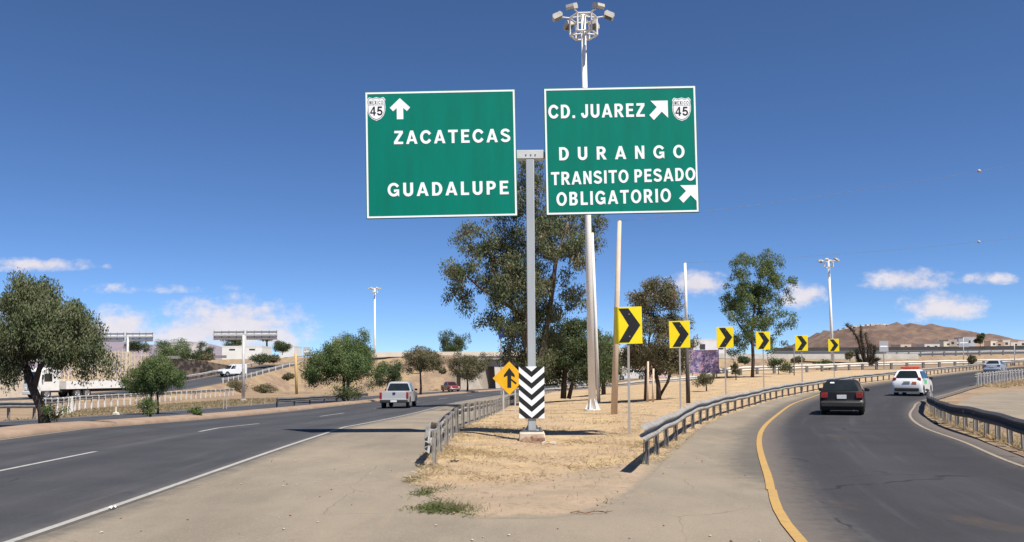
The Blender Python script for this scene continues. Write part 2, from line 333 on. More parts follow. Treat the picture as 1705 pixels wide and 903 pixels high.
def strip(name, left, right, mat, dz, ncol=9, zf=g, label=None, parent=None):
    # a sheet between two edge polylines with the same number of points
    lf, rt = np.asarray(left, float), np.asarray(right, float); t = np.linspace(0, 1, ncol)
    X = lf[:, 0:1]*(1-t)+rt[:, 0:1]*t; Y = lf[:, 1:2]*(1-t)+rt[:, 1:2]*t
    Z = zf(X, Y)+dz if lf.shape[1] == 2 else lf[:, 2:3]*(1-t)+rt[:, 2:3]*t+dz
    o = npmesh(name, np.stack([X, Y, Z], -1).reshape(-1, 3), grid_faces(len(lf), ncol), mat, smooth=True)
    ln = np.concatenate([[0], np.cumsum(np.linalg.norm(np.diff((lf+rt)[:, :2]/2, axis=0), axis=1))])
    uv = np.stack([np.broadcast_to(t, X.shape), np.broadcast_to(ln[:, None], X.shape)], -1).reshape(-1, 2)
    u = o.data.uv_layers.new(name='UVMap'); idx = np.zeros(len(o.data.loops), np.int32); o.data.loops.foreach_get('vertex_index', idx); u.data.foreach_set('uv', uv[idx].astype(np.float32).ravel())
    if parent is None: struct(o, label)
    else: o.parent = parent
    return o
# ------------------------------------------------------------------ plan of the roads
def cshift(y): return 0.00178*np.maximum(np.asarray(y, float)-55, 0)**2
YL = np.concatenate([np.arange(-15, 60, 1.0), np.arange(60, 190, 2.5)])
def lroad(x): return np.stack([x+cshift(YL), YL], -1)
YEL = spline([(1.6, -8), (2.0, 0), (2.75, 8), (4.05, 13.3), (5.75, 19.5), (7.45, 24.7), (10.0, 31.5), (13.1, 39.3), (16.2, 46), (20.8, 55), (27.7, 66), (41.5, 84), (58, 104), (78, 125), (110, 150)], .8)
RWH = spline([(7.2, -8), (7.3, 0), (7.6, 8), (8.45, 13.6), (10.2, 19), (11.7, 23.9), (14.0, 29.5), (17.0, 35.5), (20.5, 42), (27.5, 52.5), (34.5, 62.5), (48, 80), (64.5, 100), (84, 120), (116, 144)], .8)
def resamp(P, n):
    d = np.concatenate([[0], np.cumsum(np.linalg.norm(np.diff(P, axis=0), axis=1))]); s = np.linspace(0, d[-1], n)
    return np.stack([np.interp(s, d, P[:, k]) for k in range(P.shape[1])], -1)
def offs(P, o): n, _ = normals2(P); return P[:, :2]+n*o
def xat(P, y): return np.interp(y, P[:, 1], P[:, 0])
ISL_L = np.array([(-.35, 9.35), (-.95, 9.8), (-1.35, 10.8), (-1.65, 12.5), (-1.85, 15), (-1.8, 20), (-1.65, 27), (-1.35, 37), (-.9, 50), (.2, 70), (3, 95), (9, 120)])
RAIL_R = spline([(1.98, 13.2), (2.12, 13.7), (3.3, 18), (5.2, 23.9), (8.0, 31.6), (11.7, 40), (14.7, 46.5), (19.2, 54.5), (26.3, 65.8), (40, 83.5), (56.3, 104), (76, 125.5), (108, 151)], .5)
# ------------------------------------------------------------------ ground sheets
def axis_coords(segs):
    out = []
    for a, b, s in segs: out += list(np.arange(a, b, s))
    return np.array(out+[segs[-1][1]])
gx = axis_coords([(-9000, -1000, 1000), (-1000, -200, 80), (-200, -60, 14), (-60, -24, 3), (-24, 30, .75), (30, 80, 2.5), (80, 220, 14), (220, 1000, 80), (1000, 9000, 1000)])
gy = axis_coords([(-400, -20, 60), (-20, 4, 2), (4, 60, .75), (60, 180, 3), (180, 500, 20), (500, 2000, 150), (2000, 12000, 1000)])
X, Y = np.meshgrid(gx, gy); Z = g(X, Y)-.05
struct(npmesh('ground', np.stack([X, Y, Z], -1).reshape(-1, 3), grid_faces(len(gy), len(gx)), ground_material(), smooth=True))
strip('road', lroad(-13.0), lroad(-4.9), MAT_ROAD, 0.0, 15)
strip('road', lroad(-21.0), lroad(-14.75), MAT_FAR, 0.0, 9)
RY = resamp(YEL, 260); RR = resamp(RWH, 260)
strip('ramp_road', offs(RY, -.05), offs(RR, .45), MAT_RAMP, .002, 13)
# dusty shoulder on both sides of the nose
ys = np.concatenate([np.arange(-10, 30, .25), np.arange(30, 110, 1.0)])
def xl_sh(y): return -4.95+cshift(y)
def xr_sh(y): return xat(YEL, y)+.25
tcol = np.linspace(0, 1, 61); Xs = xl_sh(ys)[:, None]*(1-tcol)+xr_sh(ys)[:, None]*tcol; Ys = np.broadcast_to(ys[:, None], Xs.shape)
tar = np.clip(np.exp(-((Xs-xr_sh(Ys)+.25)/.9)**2)*.9*sstep(9, 15, Ys)+np.exp(-((Xs+4.95)/.5)**2)*.75, 0, 1)
struct(npmesh('shoulder', np.stack([Xs, Ys, g(Xs, Ys)-.004], -1).reshape(-1, 3), grid_faces(len(ys), 61), shoulder_material(), attrs={'tar': tar.ravel()}, smooth=True))
# raised dirt and dead-grass nose between the two roads
def xl_is(y): return np.interp(y, ISL_L[:, 1], ISL_L[:, 0])+.10*np.sin(y*1.9)*np.exp(-((y-12)/5)**2)
def xr_is(y):
    nose = np.interp(y, [9.35, 9.7, 10.5, 11.8, 13.2], [.35, .95, 1.45, 1.95, 2.35]); b = xat(RAIL_R, y)+.38
    return np.where(y < 13.2, nose, np.maximum(b, 2.35))
yi = np.concatenate([np.arange(9.35, 30, .14), np.arange(30, 110, .8)])
tcol = np.linspace(0, 1, 71); Xi = xl_is(yi)[:, None]*(1-tcol)+xr_is(yi)[:, None]*tcol; Yi = np.broadcast_to(yi[:, None], Xi.shape)
dist = np.minimum(np.minimum(Xi-xl_is(Yi), xr_is(Yi)-Xi), (Yi-9.35)*1.2)
rr = np.random.RandomState(3); bumps = sum(rr.uniform(.3, 1)*np.sin(Xi*a+Yi*b+c)/f for f, a, b, c in [(1, 1.1, .7, .3), (1.5, -1.9, 1.2, 2), (2, 2.9, -1.7, 4), (3, 4.1, 3.3, 1), (4, -5.2, 6.1, .5)])
Zi = g(Xi, Yi)-.012+.05*sstep(0, .8, dist)+.014*bumps*sstep(0, .6, dist)
gr = sstep(12.0, 13.8, Yi+.9*np.exp(-((Xi+.5)/.9)**2)-.95*np.maximum(Xi-.2, 0)**1.15)
struct(npmesh('island', np.stack([Xi, Yi, Zi], -1).reshape(-1, 3), grid_faces(len(yi), 71), island_material(), attrs={'grass': gr.ravel(), 'edge': (1-sstep(0, .75, dist)).ravel()}, smooth=True))
def zi(x, y): return gz(x, y)+.035
# raised median of bare dirt
ym = YL[YL > -14]; cols = np.array([-13.05, -12.95, -12.6, -13.9, -14.5, -14.72]); 
mo = np.array([-12.98, -13.0, -13.35, -13.9, -14.45, -14.74, -14.76]); mz = np.array([-.02, .11, .16, .18, .15, .10, -.02])
Xm = mo[None, :]+cshift(ym)[:, None]+.03*np.sin(ym*1.3)[:, None]; Ym = np.broadcast_to(ym[:, None], Xm.shape); Zm = g(Xm, Ym)+mz
struct(npmesh('median', np.stack([Xm, Ym, Zm], -1).reshape(-1, 3), grid_faces(len(ym), 7), pm('median_dirt', (.33, .235, .165), (.235, .16, .11), 1.2, rough=.95, bump=.5), smooth=True))
# painted lines
def line(P, w, mat, dz, name='road_marking', z=None):
    n, _ = normals2(P); return strip(name, P[:, :2]-n*w/2, P[:, :2]+n*w/2, mat, dz, 2)
def lseg(x, a, b):
    y = np.arange(a, b+.01, .5); return np.stack([x+cshift(y), y], -1)
line(np.concatenate([lseg(-5.0, -12, 24.2), lseg(-5.0, 24.2, 55), lseg(-5, 56, 150)]), .105, M_WHITELINE, .006)
for a, b in [(-6, -1), (4.5, 9), (14.1, 17.7), (23.4, 29), (38, 43.5), (53, 58), (68, 73), (83, 88), (98, 103), (113, 118)]: line(lseg(-8.75, a, b), .11, M_WHITELINE, .006)
line(lseg(-12.75, -10, 150), .10, M_OLDLINE, .005)
line(lseg(-20.3, 10, 150), .12, M_WHITELINE, .006); line(lseg(-15.1, 10, 150), .10, M_OLDLINE, .006)
YL1 = YEL[YEL[:, 1] < 12.1]; YL2 = YEL[(YEL[:, 1] > 11.3)]
line(YL1, .115, M_YELLOW, .009); line(offs(YL2, -.02), .12, M_YELLOW, .0095)
line(RWH, .085, M_OLDLINE, .009)
# lay-by of dusty tarmac beyond the inner rail of the ramp
lb = spline([(22.5, 42), (29.5, 52), (38, 58), (60, 66), (90, 74)], 1.5); lb2 = np.stack([np.linspace(13, 95, len(lb)), np.linspace(26, 52, len(lb))], -1)
strip('layby', lb, lb2, shoulder_material(), -.012, 15)
# ------------------------------------------------------------------ lettering: bold road-sign capitals drawn as outlines
from mathutils.geometry import tessellate_polygon
def arc_(cx, cy, rx, ry, a0, a1, n=14): return [(cx+rx*math.cos(R(a0+(a1-a0)*k/n)), cy+ry*math.sin(R(a0+(a1-a0)*k/n))) for k in range(n+1)]
def stroke(pts, t):
    P = [Vector(p) for p in pts]; L_, R_ = [], []
    for i, p in enumerate(P):
        d0 = (p-P[i-1]).normalized() if i else (P[1]-p).normalized(); d1 = (P[i+1]-p).normalized() if i < len(P)-1 else d0
        n0 = Vector((-d0.y, d0.x)); n1 = Vector((-d1.y, d1.x)); m = (n0+n1).normalized(); k = t/2/max(.35, m.dot(n0)); L_.append(tuple(p+m*k)); R_.append(tuple(p-m*k))
    return L_+R_[::-1]
def glyphs(k=1.0):
    S = .212*k; T = .182*k; G = {}
    G['Z'] = (.74, [[[(.03, 0), (.72, 0), (.72, T), (.29, T), (.71, 1-T), (.71, 1), (.06, 1), (.06, 1-T), (.43, 1-T), (.03, T)]]])
    G['A'] = (.86, [[[(0, 0), (.21, 0), (.275, .2), (.585, .2), (.65, 0), (.86, 0), (.54, 1), (.32, 1)], [(.33, .36), (.53, .36), (.43, .70)]]])
    G['C'] = (.84, [[stroke([(.75, .70)]+arc_(.44, .5, .335, .41, 38, 322, 26)+[(.75, .30)], S*.98)]])
    G['T'] = (.74, [[[(.27, 0), (.27+S, 0), (.27+S, 1-T), (.73, 1-T), (.73, 1), (.01, 1), (.01, 1-T), (.27, 1-T)]]])
    G['E'] = (.70, [[[(.05, 0), (.68, 0), (.68, T), (.05+S, T), (.05+S, .43), (.60, .43), (.60, .43+T*.95), (.05+S, .43+T*.95), (.05+S, 1-T), (.66, 1-T), (.66, 1), (.05, 1)]]])
    G['S'] = (.76, [[stroke(arc_(.375, .715, .255, .195, 12, 200, 16)+[(.20, .60), (.38, .51), (.57, .42)]+arc_(.375, .285, .27, .195, 20, -168, 16), S*.92)]])
    G['G'] = (.88, [[stroke([(.76, .72)]+arc_(.45, .5, .345, .41, 40, 318, 26)+[(.735, .20), (.735, .42), (.46, .42)], S*.92)]])
    G['U'] = (.80, [[stroke([(.15, 1), (.15, .42)]+arc_(.40, .345, .25, .255, 180, 360, 16)+[(.65, .42), (.65, 1)], S)]])
    G['D'] = (.80, [[[(.05, 0), (.36, 0)]+arc_(.36, .5, .42, .5, -90, 90, 18)+[(.05, 1)], [(.05+S, T), (.05+S, 1-T)]+arc_(.35, .5, .42-S*.98, .5-T, 90, -90, 16)]])
    G['L'] = (.64, [[[(.05, 0), (.63, 0), (.63, T), (.05+S, T), (.05+S, 1), (.05, 1)]]])
    bowl = lambda x, y, rx, ry: arc_(x, y, rx, ry, -90, 90, 12)
    Pout = [(.05, 0), (.05+S, 0), (.05+S, .37)]+bowl(.40, .685, .31, .315)+[(.05, 1)]; Pin = [(.05+S, .37+T*.95), (.05+S, 1-T)]+arc_(.39, .685, .31-S, .315-T*.98, 90, -90, 10)
    G['P'] = (.74, [[Pout, Pin]])
    G['R'] = (.80, [[[(.05, 0), (.05+S, 0), (.05+S, .39), (.34, .39), (.40, .385)]+arc_(.42, .695, .31, .305, -82, 90, 12)+[(.05, 1)], [(.05+S, .39+T*.95), (.05+S, 1-T)]+arc_(.40, .695, .31-S, .305-T*.98, 90, -90, 10)], [[(.335, .388), (.56, 0), (.80, 0), (.555, .40), (.47, .387)]]])
    G['J'] = (.60, [[stroke([(.46, 1), (.46, .34)]+arc_(.285, .30, .175, .21, 0, -180, 14)+[(.11, .36)], S)]])
    G['N'] = (.80, [[[(.05, 0), (.25, 0), (.25, .62), (.55, 0), (.75, 0), (.75, 1), (.55, 1), (.55, .39), (.25, 1), (.05, 1)]]])
    G['O'] = (.88, [[arc_(.44, .5, .43, .51, 0, 350, 35), arc_(.44, .5, .43-S, .51-T, 0, 350, 35)]])
    G['I'] = (.31, [[[(.05, 0), (.05+S, 0), (.05+S, 1), (.05, 1)]]])
    G['.'] = (.27, [[[(.04, 0), (.04+S, 0), (.04+S, .20), (.04, .20)]]])
    G['B'] = (.78, [[[(.05, 0), (.42, 0)]+arc_(.44, .285, .30, .285, -90, 75, 12)+arc_(.41, .745, .295, .255, -60, 90, 12)+[(.05, 1)], [(.05+S, T), (.05+S, .44)]+arc_(.42, .305, .30-S, .135, 90, -90, 8), [(.05+S, .44+T*.85), (.05+S, 1-T)]+arc_(.40, .71, .285-S, .11, 90, -90, 8)]])
    G['M'] = (.92, [[[(.05, 0), (.23, 0), (.23, .68), (.38, 0), (.54, 0), (.69, .68), (.69, 0), (.87, 0), (.87, 1), (.60, 1), (.46, .37), (.32, 1), (.05, 1)]]])
    G['X'] = (.80, [[[(0, 0), (.24, 0), (.40, .32), (.56, 0), (.80, 0), (.53, .51), (.78, 1), (.54, 1), (.40, .70), (.26, 1), (.02, 1), (.27, .51)]]])
    G['4'] = (.70, [[[(.40, 0), (.58, 0), (.58, .22), (.69, .22), (.69, .37), (.58, .37), (.58, 1), (.40, 1), (.02, .38), (.02, .22), (.40, .22)], [(.17, .37), (.40, .37), (.40, .74)]]])
    G['5'] = (.70, [[stroke([(.62, .92), (.20, .92), (.145, .53)]+arc_(.34, .335, .255, .25, 120, -165, 18), S*.85)]])
    G[' '] = (.34, [])
    return G
def fit_text(mb, txt, x0, x1, z0, z1, y, spacing=.15, mi=0, th=.004, shear=0.0, weight=1.0):
    G = glyphs(weight); adv = 0; items = []
    for ch in txt: w, gs = G[ch]; items.append((adv, gs)); adv += w+(spacing if ch != ' ' else 0)
    total = adv-spacing; sx = (x1-x0)/total; xm = (x0+x1)/2
    for a, gs in items:
        for contours in gs:
            flat = [(p[0], p[1]) for c in contours for p in c]; tris = tessellate_polygon([[Vector((p[0], p[1], 0)) for p in c] for c in contours])
            def P(p, yy): x = x0+(a+p[0])*sx; return (x, yy, z0+(z1-z0)*p[1]+(x-xm)*shear)
            n = len(flat); vs = [P(p, y-th) for p in flat]+[P(p, y) for p in flat]; fs = [tuple(t) for t in tris]; o = 0
            for c in contours:
                m = len(c); fs += [(o+i, o+(i+1) % m, n+o+(i+1) % m, n+o+i) for i in range(m)]; o += m
            mb.add(vs, fs, mi)
    return mb
# ------------------------------------------------------------------ main overhead sign
GY = 20.5
base = ray(886, 738, GY); gbz = gz(base.x, GY)+.02
T = thing('overhead_sign', 'tall T shaped steel sign post carrying two large green destination boards and a striped marker', 'road sign', (base.x, GY, gbz))
ppm = F/GY
def loc(px, py): p = ray(px, py, GY); return p.x-base.x, p.z-gbz
MB().prism([(-.33, 0), (.33, 0), (.30, .26), (-.30, .26)], 'y', -.33, .33).build('footing', CREAM, T, bevel=.03)
MB().box(0, 0, .275, .52, .46, .03).build('base_plate', GALV_D, T)
ztop = loc(884, 266)[1]
PG = pm('grey_painted_steel', (.42, .45, .46), (.35, .375, .385), 1.5, rough=.5, metal=.1, stretch=(3, 3, .4))
p = MB(); p.box(0, 0, (ztop+.29)/2, .20, .22, ztop-.29); p.build('post', PG, T, bevel=.015)
for sx in (-1, 1):
    MB().prism([(sx*.10, .29), (sx*.19, .29), (sx*.10, .44)], 'y', -.012, .012).build('gusset', PG, T)
    for sy in (-1, 1): MB().lathe([(0, .36), (.03, .36), (.03, .29)], 8, c=(sx*.2, sy*.17, 0)).build('bolt', GALV_D, T)
zb0, zb1 = loc(884, 266)[1], loc(884, 252)[1]
bm_ = MB(); bm_.box(0, .0, (zb0+zb1)/2, .66, .24, zb1-zb0); bm_.box(0, .06, (zb0+zb1)/2, 7.2, .13, (zb1-zb0)*.8); bm_.build('crossbeam', pm('pale_grey_steel', (.62, .63, .62), (.5, .51, .5), 3, rough=.5), T, bevel=.008)
for k in (-.1, .02, .13): MB().box(k, -.124, (zb0+zb1)/2-.02, .03, .012, .035).build('bolt', GALV_D, T)
def panel(corners, label):
    # corners TL TR BL BR in photo pixels
    pts = [loc(*c) for c in corners]; o = Vector((pts[2][0], 0, pts[2][1])); ux = Vector((pts[3][0]-pts[2][0], 0, pts[3][1]-pts[2][1])); Wd = ux.length
    Ht = (Vector((pts[0][0], 0, pts[0][1]))-o).length; ang = math.atan2(ux.z, ux.x)
    m = MB(); m.prism([(0, 0), (Wd, 0), (Wd, Ht), (0, Ht)], 'y', 0, .035)
    q = m.build('sign_panel', [GREEN], T, bevel=.006); q.location = (o.x, -.16, o.z); q.rotation_euler = (0, -ang, 0); q['label'] = label
    a, w = .018, .042; fr = MB()
    for (x0, x1, z0, z1) in [(a, Wd-a, a, a+w), (a, Wd-a, Ht-a-w, Ht-a), (a, a+w, a+w, Ht-a-w), (Wd-a-w, Wd-a, a+w, Ht-a-w)]: fr.box((x0+x1)/2, -.0025, (z0+z1)/2, x1-x0, .005, z1-z0)
    fr.build('border', SIGNW, q)
    st = MB()
    for z in (.18, .42, .62, .84): st.box(Wd/2, .06, z*Ht, Wd*.96, .05, .06)
    st.build('stiffener', GALV, q)
    return q, Wd, Ht
def word(q, Wd, Ht, txt, u0, u1, v0, v1, spacing=.15, shear=0.0):
    m = MB(); fit_text(m, txt, u0*Wd, u1*Wd, (1-v1)*Ht, (1-v0)*Ht, -.001, spacing, 0, .005, shear)
    o = m.build('lettering', SIGNW, q, fix=False); o['label'] = 'white lettering reading '+txt; return o
def arrow(q, Wd, Ht, poly, u0, u1, v0, v1):
    m = MB(); m.prism([((u0+(u1-u0)*a)*Wd, (1-v1+(v1-v0)*b)*Ht) for a, b in poly], 'y', -.006, -.001); m.build('arrow', SIGNW, q)
UP = [(.5, 1), (1, .55), (.84, .38), (.66, .53), (.66, 0), (.34, 0), (.34, .53), (.16, .38), (0, .55)]
NE = [(.08, 1), (1, 1), (1, .1), (.67, .43), (.24, 0), (0, .26), (.41, .67)]
SH = [(0, .60), (.03, .80), (.0, .90), (.10, 1.0), (.30, .955), (.5, 1.0), (.70, .955), (.90, 1.0), (1.0, .90), (.97, .80), (1, .60), (.985, .42), (.90, .22), (.74, .08), (.5, 0), (.26, .08), (.10, .22), (.015, .42)]
def shield(q, Wd, Ht, u0, u1, v0, v1):
    x0, x1, z0, z1 = u0*Wd, u1*Wd, (1-v1)*Ht, (1-v0)*Ht; w, h = x1-x0, z1-z0; m = MB()
    def sc(k): return [(x0+w*(.5+(a-.5)*k), z0+h*(.5+(b-.5)*k)) for a, b in SH]
    m.prism(sc(1.0), 'y', -.004, -.001, 0); m.prism(sc(.93), 'y', -.006, -.004, 1); m.prism(sc(.885), 'y', -.008, -.006, 0)
    m.box(x0+w*.5, -.0088, z0+h*.665, w*.86, .0015, h*.012, 1)
    m.build('route_shield', [SIGNW, BLACK], q)['label'] = 'white shield reading MEXICO 45'
    t = MB(); fit_text(t, '45', x0+w*.15, x1-w*.15, z0+h*.22, z0+h*.60, -.0085, .10, 0, .002); fit_text(t, 'MEXICO', x0+w*.12, x1-w*.12, z0+h*.70, z0+h*.85, -.0085, .22, 0, .002, 0.0, .62)
    t.build('shield_lettering', BLACK, q, fix=False)
q, a, b = panel([(606, 157), (859, 152), (612, 367), (862, 362)], 'green board reading ZACATECAS and GUADALUPE')
word(q, a, b, 'ZACATECAS', .187, .963, .313, .418, .20); word(q, a, b, 'GUADALUPE', .142, .945, .722, .828, .20)
arrow(q, a, b, UP, .165, .30, .055, .222); shield(q, a, b, .016, .136, .044, .23)
q, a, b = panel([(906, 151), (1159, 146), (909, 361), (1162, 356)], 'green board reading CD. JUAREZ, DURANGO, TRANSITO PESADO OBLIGATORIO')
word(q, a, b, 'CD. JUAREZ', .028, .662, .133, .24, .13); arrow(q, a, b, NE, .69, .813, .116, .268); shield(q, a, b, .842, .964, .095, .279)
word(q, a, b, 'DURANGO', .089, .915, .468, .571, .62); word(q, a, b, 'TRANSITO PESADO', .036, .982, .655, .757, .11, shear=.014)
word(q, a, b, 'OBLIGATORIO', .068, .818, .815, .921, .15, shear=.016); arrow(q, a, b, NE, .87, .984, .785, .923)
# striped hazard marker on the post
def clip(poly, x0, x1, z0, z1):
    for ax, lim, s in ((0, x0, 1), (0, x1, -1), (1, z0, 1), (1, z1, -1)):
        out = []
        for i in range(len(poly)):
            P, Q = poly[i], poly[(i+1) % len(poly)]; dp, dq = s*(P[ax]-lim), s*(Q[ax]-lim)
            if dp >= 0: out.append(P)
            if (dp >= 0) != (dq >= 0): t = dp/(dp-dq); out.append((P[0]+(Q[0]-P[0])*t, P[1]+(Q[1]-P[1])*t))
        poly = out
        if not poly: return []
    return poly
mx0, mz1 = loc(863.6, 611); mx1, mz0 = loc(906.4, 696.5); mw = mx1-mx0; mcx = (mx0+mx1)/2; mh = mz1-mz0
mk = MB().box(0, 0, mh/2, mw, .012, mh).build('marker_panel', SIGNW, T, bevel=.004); mk.location = (mcx, -.128, mz0); mk['label'] = 'panel of black and white chevrons'
per = 86/385*mh; st = MB()
for k in range(-1, 7):
    zt = mh-(520-140)/385*mh+(k)*per-per   # top tip of black band on centre line
    zt2 = zt; zb2 = zt2-per*.49
    for s in (-1, 1):
        poly = [(0, zb2), (0, zt2), (s*mw, zt2+.86*mw), (s*mw, zb2+.86*mw)]; c = clip(poly, -mw/2, mw/2, 0, mh)
        if len(c) > 2: st.prism(c, 'y', -.0095, -.006)
st.build('stripes', BLACK, mk)
# ------------------------------------------------------------------ chevron signs
CHV = [(.16, .96), (.52, .96), (.94, .5), (.52, .04), (.14, .04), (.52, .5)]
def chevron(px, py, d, w, h, label, face):
    c = ray(px, py, d); x, y = c.x, d; z0 = (zi(x, y) if d < 60 else gz(x, y))
    t = thing('chevron_sign', label, 'road sign', (x, y, z0), face, 'yellow chevron signs along the curve'); zc = c.z-z0
    MB().box(0, .035, (zc+h*.4)/2-.1, .06, .05, zc+h*.4+.2).build('post', pm('chevron_post_steel', (.42, .40, .36), (.33, .31, .28), 5, rough=.6, metal=.2), t)
    pn = MB().box(0, 0, 0, w, .012, h).build('panel', SIGNY, t, bevel=.004); pn.location = (0, 0, zc)
    MB().prism([((u-.5)*w, (v-.5)*h) for u, v in CHV], 'y', -.0105, -.0062).build('chevron', BLACK, pn)
    for sz in (-1, 1): MB().box(0.03, -.014, sz*h*.30, .03, .006, .03).build('bolt', GALV, pn)
    pn.rotation_euler = (R(rnd.uniform(-2, 2)), R(rnd.uniform(-1.2, 1.2)), 0)
    return t
for i, (px, py, d, w, h, lb_) in enumerate([(1046, 542, 22.5, .74, 1.0, 'largest and nearest yellow chevron sign, in front of the cream pole'), (1131.5, 557, 31, .76, 1.0, 'second nearest yellow chevron sign, before the brown tree and slim white pole'),
        (1207, 562, 39.9, .78, 1.0, 'third yellow chevron sign, left of the tall thin tree beside the banner'), (1270.5, 567.5, 46.5, .76, 1.0, 'fourth yellow chevron sign, at the trunk of the tall thin tree'),
        (1334.5, 571.5, 53.7, .77, 1.0, 'fifth yellow chevron sign, between the thin tree and the right light mast'), (1388, 575, 66, .80, 1.0, 'farthest and smallest yellow chevron sign, against the foot of the light mast')]):
    chevron(px, py, d, w, h, lb_, [-.06, -.12, -.2, -.22, -.25, -.3][i])
# ------------------------------------------------------------------ merge sign
c = ray(848, 630, 37); z0 = zi(c.x, 37)
t = thing('merge_sign', 'amber diamond merge sign with black arrow behind the left guardrail', 'road sign', (c.x, 37, z0)); hd = .74; zc = c.z-z0
for s in (-.26, .26): MB().box(s, .03, (zc-.3)/2, .06, .04, zc+.1).build('post', GALV_L, t)
dp = MB().prism([(0, -hd), (hd, 0), (0, hd), (-hd, 0)], 'y', -.008, .008).build('panel', SIGNO, t, bevel=.004); dp.location = (0, 0, zc)
m = MB(); m.prism([(-.085, -.42), (.085, -.42), (.085, .12), (.24, .04), (.24, .14), (0, .46), (-.24, .14), (-.24, .04), (-.085, .12)], 'y', -.014, -.0085)
m.prism([(.085, -.02), (.085, -.10), (.28, -.27), (.33, -.21)], 'y', -.014, -.0085); m.build('arrow', BLACK, dp)
# ------------------------------------------------------------------ guardrails
WP = [(-.0, -.155), (.012, -.15), (.075, -.10), (.082, -.078), (.075, -.056), (.008, -.02), (.0, 0), (.008, .02), (.075, .056), (.082, .078), (.075, .10), (.012, .15), (0, .155)]
def guardrail(label, path, top, side, spacing, mat=GALV, pmat=None, zf=None, group='steel guardrails along the roads', smoothpath=True, end_droop=None, posts=True, ph=1.0, post_h=0.0, psize=(.11, .15), start=.25, back=1):
    P = spline(path, .5) if smoothpath else np.asarray(path, float)
    if P.shape[1] == 2: P = np.concatenate([P, np.array([[gz(x, y) if zf is None else zf(x, y)] for x, y in P])], 1)
    n, d = normals2(P); o0 = P[0].copy(); r = thing('guardrail', label, 'guardrail', tuple(o0), 0, group)
    ln = np.concatenate([[0], np.cumsum(np.linalg.norm(np.diff(P[:, :2], axis=0), axis=1))])
    vs = []; k = len(WP); prof = [(a, b*ph) for a, b in WP]+[(a-.006, b*ph) for a, b in WP[::-1]]
    for i in range(len(P)):
        h = top-.155+(end_droop(ln[i], ln[-1]) if end_droop else 0)+.012*math.sin(ln[i]*1.7)+.008*math.sin(ln[i]*.6+2)
        w = .02*math.sin(ln[i]*.9+1)
        for a, b in prof: vs.append((P[i, 0]+n[i, 0]*side*(a+w)-o0[0], P[i, 1]+n[i, 1]*side*(a+w)-o0[1], P[i, 2]+h+b-o0[2]))
    m = len(prof); fs = [(i*m+j, i*m+(j+1) % m, (i+1)*m+(j+1) % m, (i+1)*m+j) for i in range(len(P)-1) for j in range(m)]
    fs += [tuple(range(m)), tuple(range((len(P)-1)*m, len(P)*m))]
    b = MB(); b.add(vs, fs); b.build('beam', mat, r, smooth=False)
    if posts:
        s = start; c = 0
        while s < ln[-1] and c < 95:
            x, y, z = (np.interp(s, ln, P[:, j]) for j in range(3)); nx, ny = np.interp(s, ln, n[:, 0]), np.interp(s, ln, n[:, 1])
            dr = end_droop(s, ln[-1]) if end_droop else 0
            a = math.atan2(ny, nx); hh = top+post_h+dr+.12
            q = MB(); w, dd = psize; q.box(-side*back*(.055+w/2-.05), 0, hh/2-.12, .055, dd*.12, hh); q.box(-side*back*(.012+w/2-.05), 0, hh/2-.12, .012, dd*.55, hh); q.box(-side*back*(.1+w/2-.05), 0, hh/2-.12, .012, dd*.55, hh)
            ob = q.build('post', pmat or mat, r); ob.location = (x-o0[0], y-o0[1], z-o0[2]); ob.rotation_euler = (R(rnd.uniform(-2.5, 2.5)), R(rnd.uniform(-2.5, 2.5)), a)
            s += spacing; c += 1
    return r
isz = lambda x, y: gz(x, y)+.02
guardrail('dented grey guardrail along the left edge of the dry island, ending by the marker post', [(-1.42, 14.4), (-1.5, 16.5), (-1.55, 20), (-1.52, 24.4), (-1.25, 31), (-.95, 38), (-.55, 48), (0, 60), (1.4, 78), (4.6, 98)], .66, -1, 2.0, zf=isz,
          end_droop=lambda s, l: .06*math.exp(-((s-.5)/.5)**2)-.16*math.exp(-(s/.35)**2)-.05*math.exp(-((s-2.4)/.8)**2))
guardrail('long grey guardrail sweeping right along the outside of the ramp curve', [tuple(p) for p in RAIL_R[::6]], .72, 1, 1.9, zf=isz, post_h=-.16, start=1.5, pmat=GALV_D, psize=(.07, .11), end_droop=lambda s, l: .04*math.exp(-s))
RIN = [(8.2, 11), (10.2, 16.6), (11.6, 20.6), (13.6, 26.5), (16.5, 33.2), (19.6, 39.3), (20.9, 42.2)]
guardrail('dark shaded guardrail on the inside of the ramp, cut by the right edge', RIN, .64, -1, 1.25, post_h=-.12, psize=(.1, .3), mat=pm('shaded_galvanised_steel', (.085, .08, .08), (.05, .047, .048), 5, rough=.7), pmat=pm('dusty_white_post', (.62, .58, .5), (.4, .36, .3), 4))  # beam colour is galvanised steel darkened to paint in its shaded face
pR = [tuple(gnd(px, py)[:2]) for px, py in [(1625, 643), (1650, 639.5), (1690, 634), (1760, 627)]]
guardrail('short guardrail with pale posts behind the lay-by at the far right', pR, 1.0, -1, 1.0, mat=GALV, pmat=WHITE)
guardrail('grey guardrail beside the left carriageway, cut by the left edge', [(-21.4, 24), (-21.6, 31), (-21.8, 38.5)], .8, 1, 2.0)
PL2 = [(-21.9, 39), (-25, 47), (-29.3, 57), (-33.3, 75), (-36, 95), (-37.2, 112)]
guardrail('pale guardrail with white posts curving up beside the truck', PL2, .92, 1, 2.0, mat=GALV, pmat=WHITE, back=-1, psize=(.1, .3))
guardrail('low dark guardrail on the median before the round tree', [(-15.2, 54), (-15.0, 62), (-14.6, 72), (-14.2, 82)], .7, 1, 4.0, mat=GALV_D)
PB = [(21, 88), (26, 94), (37, 103), (50, 113.5), (64, 121), (78, 128), (96, 134)]
